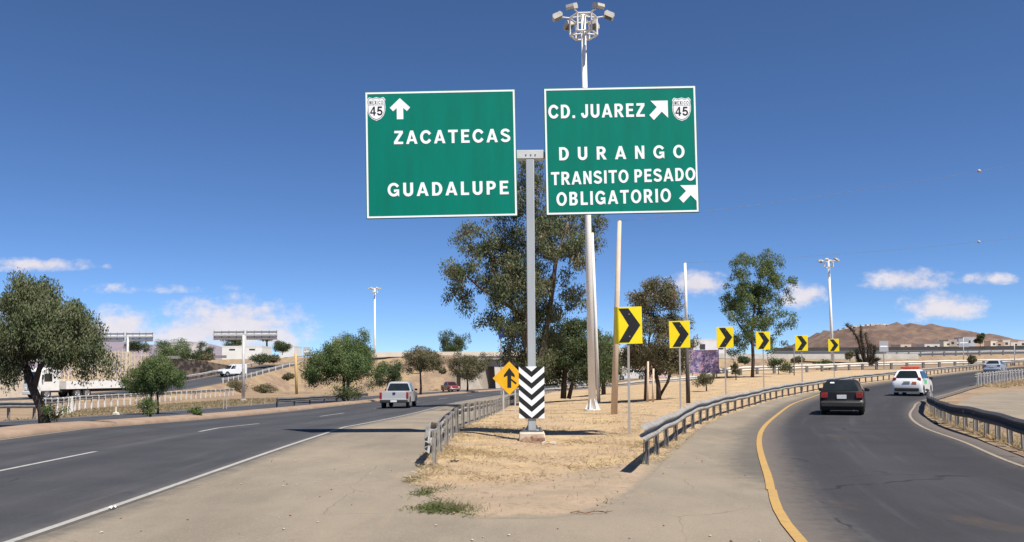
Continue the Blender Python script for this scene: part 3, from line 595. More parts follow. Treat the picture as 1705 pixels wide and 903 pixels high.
guardrail('bright guardrail climbing rightwards behind the chevron signs', PB, .86, 1, 3.4, mat=pm('dusty_white_rail', (.62, .58, .5), (.45, .41, .35), .6), pmat=GALV_D, psize=(.2, .9), ph=1.8, back=-1, post_h=-.1)
guardrail('grey guardrail between the trees behind the island', [(3, 84), (9, 78), (16, 76), (20, 84)], .75, 1, 3.0, mat=GALV_L)
# ------------------------------------------------------------------ poles and masts
def mast(label, pb, ztop, r0, r1, lean=(0, 0), nl=6, group='tall light masts'):
    t = thing('light_mast', label, 'light mast', tuple(pb), 0, group); h = ztop-pb[2]
    t.rotation_euler = (R(lean[0]), R(lean[1]), 0)
    MB().tube([(0, 0, 0), (0, 0, h*.5), (0, 0, h)], [r0, (r0+r1)/2, r1], 12).build('pole', MASTW, t, smooth=True)
    b = MB(); b.lathe([(0, .06), (r0*2.1, .06), (r0*2.1, -.05)], 8)
    for k in range(6):
        a = k*math.pi/3; mt = Matrix.Rotation(a, 4, 'Z'); b.add([mt @ Vector(p) for p in [(r0*.9, -.015, .06), (r0*1.9, -.015, .06), (r0*.9, -.015, .6), (r0*.9, .015, .06), (r0*1.9, .015, .06), (r0*.9, .015, .6)]], [(0, 1, 2), (5, 4, 3), (0, 3, 4, 1), (1, 4, 5, 2), (2, 5, 3, 0)])
    b.build('base_flange', WHITE, t)
    f = MB(); zt, zl, rr_ = h-.15, h-1.0, .66
    for z in (zt, zl):
        pts = [(rr_*math.cos(k*math.pi/3), rr_*math.sin(k*math.pi/3), z) for k in range(7)]
        for k in range(6): f.tube([pts[k], pts[k+1]], .045, 6)
        for k in range(0, 6): f.tube([(0, 0, z+.1), pts[k]], .035, 6)
    for k in range(6): f.tube([(rr_*math.cos(k*math.pi/3), rr_*math.sin(k*math.pi/3), zl), (rr_*math.cos(k*math.pi/3), rr_*math.sin(k*math.pi/3), zt)], .045, 6)
    f.build('lamp_frame', WHITE, t)
    for k in range(nl):
        a = 2*math.pi*k/nl; mt = Matrix.Translation((1.26*math.cos(a), 1.26*math.sin(a), zt+.10)) @ Matrix.Rotation(a, 4, 'Z') @ Matrix.Rotation(R(24), 4, 'Y')
        q = MB(); hx = [(-.22, -.17), (.22, -.17), (.26, .0), (.20, .16), (-.19, .16), (-.26, .0)]
        q.add([mt @ Vector((x, y, z*.26/.34)) for y in (-.2, .2) for x, z in hx], [(0, 1, 2, 3, 4, 5), (11, 10, 9, 8, 7, 6)]+[(i, i+6, (i+1) % 6+6, (i+1) % 6) for i in range(6)], 0)
        o = q.build('floodlight', pm('floodlight_housing', (.60, .58, .52), (.45, .43, .38), 8, rough=.5), t)
        ln_ = MB(); ln_.box(0, 0, -.137, .36, .34, .02, 0, mt); ln_.build('lens', pm('floodlight_glass', (.16, .17, .17), (.1, .11, .11), 5, rough=.15), o)
        MB().tube([(.64*math.cos(a), .74*math.sin(a), zt), (1.1*math.cos(a), 1.1*math.sin(a), zt+.06)], .035, 6).build('lamp_arm', WHITE, t)
    return t
pb = ray(986.5, 678, 40); pb.z = zi(pb.x, 40); mast('nearest tall white light mast rising behind the right green board', pb, ray(974, 25, 40).z, .185, .115, (0, -.75))
pb = ray(1387, 610, 118); pb.z = gz(pb.x, 118); mast('distant white light mast behind the farthest chevron sign', pb, ray(1381, 433, 118).z, .24, .14, (0, -1.2))
pb = ray(624, 600, 185); pb.z = gz(pb.x, 185); mast('distant white light mast beyond the overpass on the left', pb, ray(623, 480, 185).z, .28, .17)
def pole(name, label, a, b, r0, r1, mats, split=None, parts=None, cat='pole'):
    t = thing(name, label, cat, tuple(a)); v = Vector(b)-Vector(a); 
    if split is None: MB().tube([(0, 0, -.3), tuple(v*.5), tuple(v)], [r0, (r0+r1)/2, r1], 10).build('shaft', mats[0], t, smooth=True)
    else:
        rs = r0+(r1-r0)*split; MB().tube([(0, 0, -.3), tuple(v*split)], [r0, rs], 10).build('lower_shaft', mats[1], t, smooth=True); MB().tube([tuple(v*split), tuple(v)], [rs, r1], 10).build('shaft', mats[0], t, smooth=True)
    return t
TAN = pm('bleached_concrete_pole', (.68, .53, .38), (.52, .40, .29), 2, rough=.85, stretch=(3, 3, .6), bump=.2)
pa = ray(1022, 690, 34); pa.z = zi(pa.x, 34); cream_top = ray(1031.5, 368, 34.2); t = pole('utility_pole', 'leaning cream utility pole behind the nearest chevron sign', pa, cream_top, .14, .08, [TAN])
MB().box(.0, 0, (cream_top-pa).z, .12, .12, .06).build('cap', GALV_D, t).location = ((cream_top-pa).x, (cream_top-pa).y, 0)
pa = ray(1146, 670, 44); pa.z = zi(pa.x, 44); pole2_top = ray(1140.5, 438, 44); t = pole('utility_pole', 'slim utility pole with dark lower half and white top by the second chevron sign', pa, pole2_top, .115, .07, [WHITE, pm('dark_painted_pole', (.09, .075, .065), (.05, .045, .04), 3)], .46)
MB().box(0, 0, 0, .1, .1, .06).build('cap', GALV_D, t).location = pole2_top-pa
pa = ray(997, 655, 52); pa.z = zi(pa.x, 52); t = pole('utility_pole', 'white pole close behind the nearest light mast', pa, ray(986, 388, 52), .11, .08, [MASTW])
for px, py, hh in [(1078, 668, 66), (1087, 664, 50)]:
    pa = ray(px, py, 48); pa.z = zi(pa.x, 48); pole('wooden_stake', 'bare tan stake beside the brown leaved tree, the %s one' % ('left' if px < 1080 else 'right'), pa, ray(px+1, py-hh, 48), .07, .055, [TAN], cat='stake')
pa = ray(494, 650, 118); pa.z = gz(pa.x, 118); t = pole('marker_post', 'tall yellow post on the brown slope left of the round tree', pa, ray(492, 589, 118), .2, .2, [pm('faded_yellow_paint', (.52, .36, .15), (.40, .28, .13), 2)], cat='post')
# power cables with marker balls
def cable(label, a, b, ball, sag):
    t = thing('power_cable', label, 'cable', tuple(a)); a, b = Vector(a), Vector(b); pts = [(b-a)*k/24+Vector((0, 0, -sag*4*(k/24)*(1-k/24))) for k in range(25)]
    MB().tube(pts, .006, 5).build('wire', GALV_D, t, smooth=True)
    k = min(range(25), key=lambda i: abs((a+pts[i]).x/(a+pts[i]).y-ball)); p = pts[k]
    o = MB().lathe([(0, -.085), (.06, -.06), (.088, 0), (.06, .06), (0, .085)], 12).build('marker_ball', pm('weathered_ball', (.5, .48, .45), (.4, .38, .36), 9), t, smooth=True); o.location = p
cable('thin overhead wire with white ball, running right from the cream pole', cream_top, ray(1800, 253, 40), (1627-852.5)/F, .25)
cable('thin overhead wire with white ball, running right from the slim pole', pole2_top, ray(1800, 383, 52), (1627-852.5)/F, .25)
# ------------------------------------------------------------------ trees
def leaf_mat(name, c1, c2, c3):
    m = bpy.data.materials.new(name); m.use_nodes = True; t = m.node_tree; b = t.nodes['Principled BSDF']
    a = N(t, 'ShaderNodeAttribute', attribute_name='tint'); n = tnoise(t, .9, 3)
    col = mixc(t, a.outputs['Fac'], c1, c2); col = mixc(t, ramp(t, n, .45, .7), col, c3)
    L(t, col, b.inputs['Base Color']); b.inputs['Roughness'].default_value = .55; b.inputs['Specular IOR Level'].default_value = .3
    tr = N(t, 'ShaderNodeBsdfTranslucent'); L(t, col, tr.inputs[0]); mx = N(t, 'ShaderNodeMixShader'); mx.inputs[0].default_value = .38
    L(t, b.outputs[0], mx.inputs[1]); L(t, tr.outputs[0], mx.inputs[2]); L(t, mx.outputs[0], t.nodes['Material Output'].inputs[0]); return m
LF_PEP = leaf_mat('pepper_leaf', (.072, .098, .042), (.165, .190, .085), (.205, .205, .11))
LF_GRN = leaf_mat('fresh_leaf', (.060, .108, .034), (.150, .200, .066), (.185, .215, .085))
LF_EUC = leaf_mat('eucalyptus_leaf', (.066, .092, .044), (.175, .195, .092), (.225, .20, .11))
LF_BRN = leaf_mat('dry_leaf', (.085, .092, .046), (.20, .178, .092), (.24, .185, .105))
LF_DRK = leaf_mat('dark_leaf', (.044, .070, .028), (.10, .130, .050), (.125, .14, .062))
BARK = pm('dark_bark', (.085, .062, .048), (.045, .034, .028), 6, rough=.95, bump=.6, stretch=(2, 2, .5))
BARKP = pm('pale_bark', (.24, .18, .13), (.12, .09, .065), 4, rough=.95, bump=.4, stretch=(2, 2, .4))
def tree(name, label, base, blobs, nclump, nleaf, csize, lsize, mat, trunk, bark=BARK, droop=.3, seed=1, group=None, flat=.75, cat='tree', limbs=9):
    """blobs: (x,y,z,rx,ry,rz) relative to base; trunk: list of (pts, radii)"""
    rs = np.random.RandomState(seed); t = thing(name, label, cat, tuple(base), 0, group)
    vol = np.array([b[3]*b[4]*b[5] for b in blobs])**.75; vol /= vol.sum(); cl = []
    for k in range(nclump):
        b = blobs[rs.choice(len(blobs), p=vol)]; v = rs.normal(size=3); v /= np.linalg.norm(v); r = rs.uniform(.35, 1.0)**.55
        cl.append(np.array(b[:3])+v*r*np.array(b[3:])*.92)
    cl = np.array(cl); cr = csize*rs.uniform(.6, 1.35, nclump)
    lsize *= .66; cnt = np.maximum((cr/csize)**2*nleaf*2.3, 4).astype(int); idx = np.repeat(np.arange(nclump), cnt); n = len(idx)
    v = rs.normal(size=(n, 3)); v /= np.linalg.norm(v, axis=1)[:, None]; rad = rs.uniform(0, 1, n)**.45
    pos = cl[idx]+v*(rad*cr[idx])[:, None]*np.array([1, 1, flat]); pos[:, 2] -= droop*cr[idx]*(rs.uniform(0, 1, n)**2)*1.2
    ax = rs.normal(size=(n, 3)); ax[:, 2] -= droop*3.2; ax /= np.linalg.norm(ax, axis=1)[:, None]
    oc = pos-np.array([np.mean([q[0] for q in blobs]), np.mean([q[1] for q in blobs]), np.mean([q[2] for q in blobs])-.5]); oc /= np.linalg.norm(oc, axis=1)[:, None]
    nr = np.cross(ax, v*.8+oc*.6+rs.normal(size=(n, 3))*.42); nr /= np.linalg.norm(nr, axis=1)[:, None]
    ls = lsize*rs.uniform(.55, 1.35, n)[:, None]; wd = ls*rs.uniform(.28, .5, n)[:, None]
    q = np.stack([pos-ax*ls*.5, pos+nr*wd*.5-ax*ls*.05, pos+ax*ls*.5, pos-nr*wd*.5-ax*ls*.05], 1).reshape(-1, 3)
    tint = np.repeat(np.clip(rs.uniform(0, 1, nclump)[idx]*.6+rs.uniform(0, .4, n), 0, 1), 4)
    npmesh('crown', q, np.arange(4*n).reshape(-1, 4), mat, t, {'tint': tint})
    m = MB()
    for pts, rad_ in trunk: m.tube(pts, rad_, 9)
    tp = Vector(trunk[0][0][-1]); tr_ = trunk[0][1][-1]
    ends = [(Vector(p[-1]), r[-1]) for p, r in trunk]
    for k in rs.choice(nclump, min(limbs, nclump), replace=False):
        e = Vector(cl[k]); s, r0 = min(ends, key=lambda q_: (q_[0]-e).length); mid = (s+e)/2+Vector(rs.normal(size=3))*.12*(e-s).length; mid.z += .08*(e-s).length
        m.tube([tuple(s-(e-s).normalized()*.02), tuple(mid), tuple(e)], [r0*.62, r0*.38, r0*.12], 6)
    m.build('trunk', bark, t, smooth=True); return t
def place(px, py, d, median=False):
    p = ray(px, py, d); p.z = gz(p.x, p.y); return p
# left leaning pepper tree on the median
b = gnd(76, 712); b.z = gz(b.x, b.y)+.15; s = b.y/F
tree('pepper_tree', 'large drooping tree with leaning dark trunk on the median at the left edge', b,
     [(-.3, 0, 3.15, 1.6, 1.4, .95), (-1.4, .2, 2.7, 1.1, 1.2, .85), (.55, -.1, 3.0, .95, 1.0, .9), (-.55, 0, 3.95, .95, .9, .7), (1.25, .1, 2.6, .5, .6, .65), (1.75, .1, 1.95, .32, .4, .5), (1.2, .1, 1.85, .35, .4, .3), (-1.5, -.3, 2.0, .7, .8, .5), (.1, 0, 2.3, .9, .9, .35), (.95, 0, 3.35, .5, .5, .45)],
     165, 190, .36, .14, LF_PEP, [([(0, 0, -.2), (-.12, 0, .4), (-.42, .02, 1.05), (-.68, .05, 1.75)], [.2, .135, .125, .12]), ([(-.42, .02, 1.05), (-.2, -.05, 1.7), (.2, 0, 2.4)], [.10, .08, .05])], seed=4, droop=.85, flat=.9, limbs=16)
b = gnd(256, 690); b.z = gz(b.x, b.y)+.15
tree('pepper_tree', 'small rounded tree with two thin trunks on the median left of the sign pole', b,
     [(0, 0, 2.2, 1.2, 1.1, .72), (-.85, 0, 1.75, .78, .8, .62), (.85, 0, 1.8, .78, .8, .64), (0, 0, 1.45, 1.2, .8, .45), (.2, 0, 2.65, .6, .6, .35)], 140, 130, .33, .13, LF_GRN, [([(-.2, 0, -.2), (-.15, 0, .6), (-.1, 0, 1.4)], [.07, .06, .05]), ([(.22, 0, -.2), (.2, 0, .7), (.1, .05, 1.5)], [.06, .05, .045])], seed=9, droop=.7, limbs=10)
def bushy(name, label, px, py, d, w, h, trunk_h, mat, seed, bark=BARK, nc=80, nl=60, ls=.2, cs=.55, droop=.5, group=None, dep=None, zofs=0.0, cat='tree', lobes=6, lean=0.0):
    b = place(px, py, d); b.z += zofs; rs = random.Random(seed); bl = [(lean, 0, trunk_h+(h-trunk_h)*.55, w*.33, w*.33, (h-trunk_h)*.42)]
    for k in range(lobes): a = rs.uniform(0, 6.28); z = rs.uniform(.18, .8); rr_ = w*.30*(1-.45*abs(z-.4)); bl.append((lean+math.cos(a)*rr_, math.sin(a)*rr_, trunk_h+(h-trunk_h)*z, w*.24, w*.24, (h-trunk_h)*.25))
    r = max(.05, .022*h)
    return tree(name, label, b, bl, nc, nl, cs, ls, mat, [([(0, 0, -.2), (.04*h*.3, 0, trunk_h*.6), (lean*.5, 0, trunk_h+.25*(h-trunk_h))], [r*1.3, r, r*.7])], bark, droop, seed, group)
bushy('pepper_tree', 'broad dark green round tree on the median behind the marker line', 572, 670, 73, 7.0, 6.0, 1.1, LF_GRN, 21, nc=210, nl=100, ls=.24, cs=.62)
bushy('pepper_tree', 'taller round tree crown rising behind the broad median tree', 578, 664, 90, 5.6, 7.5, 3, LF_GRN, 22, nc=80, nl=70, ls=.26, cs=.65)
bushy('pepper_tree', 'low dark tree filling the gap beside the broad median tree', 645, 662, 88, 4.4, 4.0, .9, LF_DRK, 23, nc=60, nl=60, ls=.24, cs=.6)
bushy('pepper_tree', 'brownish thinning tree on the median right of the pickup', 700, 658, 100, 6.6, 6.1, 1.6, LF_BRN, 24, nc=130, nl=60, ls=.26, cs=.6)
bushy('pepper_tree', 'grey brown small tree before the overpass abutment', 778, 650, 119, 7.2, 5.8, 1.5, LF_BRN, 25, nc=130, nl=55, ls=.3, cs=.65)
bushy('round_tree', 'round dark green tree standing behind the overpass parapet', 755, 600, 190, 8.5, 12.5, 5, LF_DRK, 26, nc=110, nl=60, ls=.45, cs=1.0, droop=.2)
bushy('round_tree', 'bright green tree above the white stake truck', 286, 600, 175, 8.5, 11.0, 4, LF_GRN, 27, nc=110, nl=60, ls=.4, cs=.95, droop=.2)
bushy('round_tree', 'dark lone tree on the slope left of the right sign gantry', 340, 600, 178, 4.2, 10.6, 5, LF_DRK, 28, nc=60, nl=60, ls=.4, cs=.8, droop=.2)
bushy('palm_like_tree', 'thin flat topped tree above the right blank sign board', 444, 590, 200, 3.6, 12.5, 10.8, LF_DRK, 29, nc=22, nl=40, ls=.45, cs=.7, droop=.2)
# big eucalyptus behind the boards
b = place(893, 662, 55)
k = 55/F
def rel(px, py, d, base): p = ray(px, py, d); return (p.x-base.x, p.y-base.y, p.z-base.z)
bl = []
for px, py, rx, rz, dy in [(800, 395, 52, 34, 0), (775, 445, 42, 30, -1), (770, 490, 34, 26, 0), (835, 450, 55, 42, 1), (830, 505, 45, 26, -1), (860, 380, 55, 45, 1), (905, 330, 45, 45, 0), (885, 285, 30, 22, 0), (945, 395, 50, 40, 1), (970, 420, 32, 36, -1), (935, 470, 42, 36, 0), (990, 372, 26, 20, 0), (900, 520, 45, 32, 1), (845, 545, 38, 18, -1), (815, 530, 25, 14, 0), (880, 440, 50, 45, 0), (960, 500, 26, 16, 0), (850, 585, 28, 14, 0), (870, 480, 55, 50, -1), (885, 545, 50, 40, 1), (910, 400, 50, 50, -1), (860, 330, 30, 30, 0), (935, 350, 30, 30, 1), (890, 600, 40, 26, 0)]:
    p = rel(px, py, 55, b); bl.append((p[0], p[1]+dy*1.3, p[2], rx*k, 1.5, rz*k))
def tr(pts, rads, base, d): return ([rel(px, py, d+dd, base) for px, py, dd in pts], rads)
tree('eucalyptus_tree', 'very tall ragged eucalyptus tree behind the sign post', b, bl, 400, 85, .62, .27, LF_EUC,
     [tr([(893, 670, 0), (885, 610, 0), (872, 560, 0), (850, 500, .5), (815, 430, .5)], [.30, .24, .2, .14, .07], b, 55), tr([(893, 668, 0), (900, 600, .4), (915, 520, .5), (925, 440, 0), (945, 370, 0)], [.28, .22, .18, .13, .06], b, 55), tr([(880, 590, 0), (876, 500, -.5), (890, 400, -.5), (893, 310, 0)], [.2, .15, .11, .05], b, 55), tr([(855, 515, .5), (800, 480, 0), (765, 450, -.4)], [.12, .08, .04], b, 55)], BARKP, .55, 31, limbs=45)
def ptree(name, label, bpx, d, blobs, nc, nl, cs, ls, mat, trunks, bark, seed, droop=.5, limbs=14, dy=1.2, group=None):
    b = place(bpx[0], bpx[1], d); k = d/F; bl = []
    for i, (px, py, rx, rz) in enumerate(blobs): p = rel(px, py, d, b); bl.append((p[0], p[1]+((i % 3)-1)*rx*k*.4, p[2], rx*k, rx*k*.85, rz*k))
    return tree(name, label, b, bl, nc, nl, cs, ls, mat, [tr([(x, y, 0) for x, y in pts], rads, b, d) for pts, rads in trunks], bark, droop, seed, group, limbs=limbs)
ptree('shade_tree', 'dark dense tree under the eucalyptus right of the striped marker', (940, 660), 60, [(940, 575, 42, 40), (965, 558, 36, 32), (914, 590, 28, 34), (985, 590, 30, 40), (955, 616, 50, 24), (930, 540, 26, 22), (908, 618, 22, 20), (1000, 612, 24, 26)], 220, 80, .55, .24, LF_DRK, [([(938, 664), (940, 625), (948, 590)], [.22, .19, .14]), ([(947, 664), (955, 630), (972, 595)], [.16, .13, .09])], BARK, 41)
ptree('shade_tree', 'dark green tree mostly hidden behind the nearest light mast', (1005, 655), 70, [(1005, 590, 28, 38), (1018, 612, 20, 28), (995, 618, 24, 24)], 110, 60, .6, .26, LF_GRN, [([(1005, 660), (1005, 620)], [.2, .14])], BARK, 42)
ptree('brown_tree', 'tall brown green tree behind the first two chevron signs', (1096, 664), 50, [(1085, 495, 40, 28), (1060, 515, 28, 28), (1115, 530, 36, 36), (1080, 560, 46, 38), (1095, 600, 46, 26), (1056, 590, 26, 24), (1136, 562, 20, 32), (1100, 480, 26, 16), (1128, 600, 24, 20)], 240, 75, .45, .20, LF_BRN, [([(1097, 668), (1096, 640), (1086, 600)], [.17, .13, .09]), ([(1098, 660), (1112, 636), (1122, 600)], [.11, .09, .06]), ([(1074, 668), (1075, 630), (1078, 590)], [.08, .07, .05])], BARK, 43)
ptree('thin_tree', 'tall airy tree with slim trunk between the third and fourth chevron signs', (1252, 640), 85, [(1245, 450, 42, 34), (1280, 445, 38, 30), (1262, 470, 44, 30), (1255, 520, 44, 34), (1300, 480, 34, 26), (1230, 485, 30, 30), (1222, 520, 28, 22), (1268, 500, 26, 24), (1275, 545, 36, 30), (1300, 530, 22, 18), (1235, 560, 28, 18), (1210, 505, 18, 16), (1290, 575, 22, 14), (1225, 580, 20, 12)], 210, 70, .62, .30, LF_GRN, [([(1252, 645), (1254, 600), (1252, 550), (1258, 490)], [.2, .17, .14, .08]), ([(1253, 570), (1230, 540), (1215, 515)], [.11, .08, .05]), ([(1253, 545), (1270, 500), (1285, 455)], [.12, .09, .05])], BARK, 44, limbs=24)
# small leafy shoots and bushes
for i, (px, py, d, w, h, mt, lb_) in enumerate([(1176, 655, 60, 1.5, 1.5, LF_BRN, 'withered small plant under the banner behind the long rail'), (1225, 625, 80, .9, 1.9, LF_BRN, 'small dry sapling left of the thin tree trunk'), (1296, 620, 95, 2.6, 2.0, LF_DRK, 'dark scrubby bush on the brown slope behind the fifth chevron'), (1372, 612, 112, 2.6, 1.4, LF_DRK, 'low bush left of the distant right light mast'),
        (92, 708, 26.6, .9, .75, LF_GRN, 'small green bush at the foot of the leaning tree'), (250, 688, 33.5, .9, 1.1, LF_GRN, 'leafy shoots at the foot of the two stemmed tree'), (326, 686, 35.5, .55, .5, LF_GRN, 'small weed clump on the median right of the two stemmed tree'), (570, 668, 70, 3.0, 1.6, LF_DRK, 'dark undergrowth at the foot of the broad median tree'), (1617, 606, 118, 1.6, 1.7, LF_BRN, 'dry bush behind the bright rail near the silver car'), (390, 640, 120, 4.0, 2.0, LF_BRN, 'brown scrub below the white van on the left slope'), (440, 632, 128, 3.4, 1.3, LF_BRN, 'low dry scrub right of the left sign pole')]):
    bushy('bush', lb_, px, py, d, w, h, .15*h, mt, 60+i, nc=26, nl=34, ls=max(.06, .0032*d), cs=.2*w, droop=.2, cat='bush', lobes=4)
for i, (px, py, d, w, h, mt, lb_) in enumerate([(318, 605, 142, 4.2, 2.2, LF_DRK, 'dark brush on the stone slope beside the two stemmed tree'), (345, 603, 144, 3.0, 1.4, LF_BRN, 'dry brush left of the white van above the ramp'), (432, 606, 150, 3.6, 1.6, LF_DRK, 'dark brush behind the right sign pole above the ramp'), (455, 603, 152, 3.0, 1.2, LF_BRN, 'brown brush at the bend of the left ramp'), (480, 632, 122, 1.6, .9, LF_BRN, 'small dry bush on the slope left of the yellow post'), (520, 628, 125, 1.8, .9, LF_DRK, 'small dark bush on the slope right of the yellow post'),
        (655, 632, 135, 2.0, 1.1, LF_DRK, 'dark bush on the embankment behind the pickup'), (735, 622, 140, 2.2, 1.0, LF_BRN, 'dry bush on the embankment above the red car'), (1330, 606, 130, 2.2, 1.1, LF_BRN, 'dry bush under the pale wall near the fifth chevron'), (1240, 606, 135, 2.4, 1.2, LF_DRK, 'dark bush under the pale wall left of the thin tree'), (1415, 600, 125, 2.2, 1.2, LF_BRN, 'brown bush at the left foot of the yucca')]):
    c = ray(px, py, d); bushy('bush', lb_, px, py, d, w, h, .15*h, mt, 160+i, nc=26, nl=34, ls=.0032*d, cs=.2*w, droop=.2, cat='bush', lobes=4, zofs=max(c.z-gz(c.x, d), 0))
for i, (px, py, d, w, h, lb_) in enumerate([(385, 588, 210, 6, 4.2, 'low dark tree behind the long white building'), (470, 590, 215, 5, 3.4, 'small dark tree at the head of the left ramp'), (230, 590, 200, 7, 4.5, 'dark tree behind the stake truck under the left blank sign')]):
    c = ray(px, py, d); bushy('round_tree', lb_, px, py, d, w, h, .5, LF_DRK, 190+i, nc=50, nl=50, ls=.45, cs=.9, droop=.2, zofs=c.z-gz(c.x, d))
for o in C.objects:
    if o.name.startswith('bush'): o['category'] = 'bush'
# joshua-like yucca: bare arms with spiky heads
b = ray(1438, 604, 112); b.z = gz(b.x, 112)
t = thing('yucca_tree', 'dark spiky yucca tree with bent arms right of the distant light mast', 'tree', tuple(b)); m = MB(); lf = []; rs = np.random.RandomState(5)
arms = [[(1440, 606), (1436, 590), (1428, 566), (1421, 550), (1409, 541)], [(1440, 604), (1438, 580), (1434, 560), (1434, 545)], [(1443, 604), (1445, 580), (1441, 556)], [(1446, 606), (1455, 594), (1458, 578)], [(1436, 606), (1429, 596), (1427, 584)], [(1446, 606), (1462, 599)], [(1440, 606), (1450, 596), (1450, 576)], [(1438, 606), (1430, 602)]]
for ar in arms:
    pts = [rel(px, py, 112, b) for px, py in ar]; pts = [(p[0], p[1]+rs.uniform(-.3, .3), p[2]) for p in pts]; m.tube(pts, [.2]+[.16]*(len(pts)-1), 7)
    P = np.array(pts); 
    for k in range(330):
        s = rs.uniform(.25, 1)*(len(P)-1); i = min(int(s), len(P)-2); c0 = P[i]*(1-s+i)+P[i+1]*(s-i); d = rs.normal(size=3); d /= np.linalg.norm(d)
        if s > len(P)-1.4: d[2] = abs(d[2])
        w = np.cross(d, rs.normal(size=3)); w /= np.linalg.norm(w); l = rs.uniform(.3, .75); lf += [c0+w*.04, c0+d*l, c0-w*.04]
m.build('trunk', BARK, t, smooth=True); npmesh('crown', np.array(lf), np.arange(len(lf)).reshape(-1, 3), leaf_mat('yucca_leaf', (.03, .04, .022), (.06, .062, .035), (.075, .06, .04)), t, {'tint': rs.uniform(0, 1, len(lf))})
# ------------------------------------------------------------------ vehicles
def wheel(root, x, y, r, w):
    tw = MB(); tw.lathe([(r*.62, -w/2), (r*.93, -w/2), (r, -w*.32), (r, w*.32), (r*.93, w/2), (r*.62, w/2)], 24, 'x'); wh = bpy.data.objects.new('wheel', None); C.objects.link(wh); wh.parent = root; wh.location = (x, y, r)
    tw.build('tyre', DARK, wh, smooth=True)
    s = 1 if x > 0 else -1; rm = MB(); rm.lathe([(0, s*w*.30), (r*.2, s*w*.34), (r*.25, s*w*.24), (r*.56, s*w*.30), (r*.64, s*w*.46)], 24, 'x')
    for k in range(5): rm.box(0, 0, 0, .02, r*.09, r*.34, 0, Matrix.Translation((s*w*.33, 0, 0)) @ Matrix.Rotation(k*2*math.pi/5, 4, 'X') @ Matrix.Translation((0, 0, r*.4)))
    rm.build('rim', CHROME, wh)
def carbody(root, outline, w, paint, arches, wr, bev=.04, zbot=.2, inset=.07, crown=.04, name='body'):
    """outline: top outline (y,z) rear->front; the bottom closes at zbot with wheel arches cut"""
    bot = []; y0, y1 = outline[0][0], outline[-1][0]
    for ya in sorted(arches, reverse=True):
        for k in range(0, 9):
            a = math.pi*k/8; bot.append((ya+math.cos(a)*wr*1.16, max(zbot, wr+math.sin(a)*wr*1.16) if 0 < k < 8 else zbot))
    poly = list(outline)+[(y1-.03, zbot)]+bot+[(y0+.03, zbot)]
    zc = sum(z for _, z in outline)/len(outline); n = len(poly); m = MB(); vs = []
    ymid = (y0+y1)/2; hl = (y1-y0)/2
    for x, k in ((-w, 1.0), (-w+.05, .55), (-w+.18, .15), (0, 0), (w-.18, .15), (w-.05, .55), (w, 1.0)):
        for i, (y, z) in enumerate(poly):
            top = i < len(outline); yy = y-(y-ymid)/hl*inset*k*max(0, abs(y-ymid)/hl-.55)/.45; zz = z-(crown*k if top and z > .5 else 0); vs.append((x, yy, zz))
    fs = []
    for s in range(6):
        for i in range(n): fs.append((s*n+i, s*n+(i+1) % n, (s+1)*n+(i+1) % n, (s+1)*n+i))
    fs += [tuple(range(n)), tuple(range(6*n, 7*n))]; m.add(vs, fs); o = m.build(name, paint, root, bevel=0)
    o.data.polygons.foreach_set('use_smooth', [True]*len(o.data.polygons)); o.data.set_sharp_from_angle(angle=R(38))
    # dark underside filling the arches
    MB().box(0, ymid, zbot+.16, w*1.55, hl*1.86, .26).build('underbody', DARK, root)
    return o
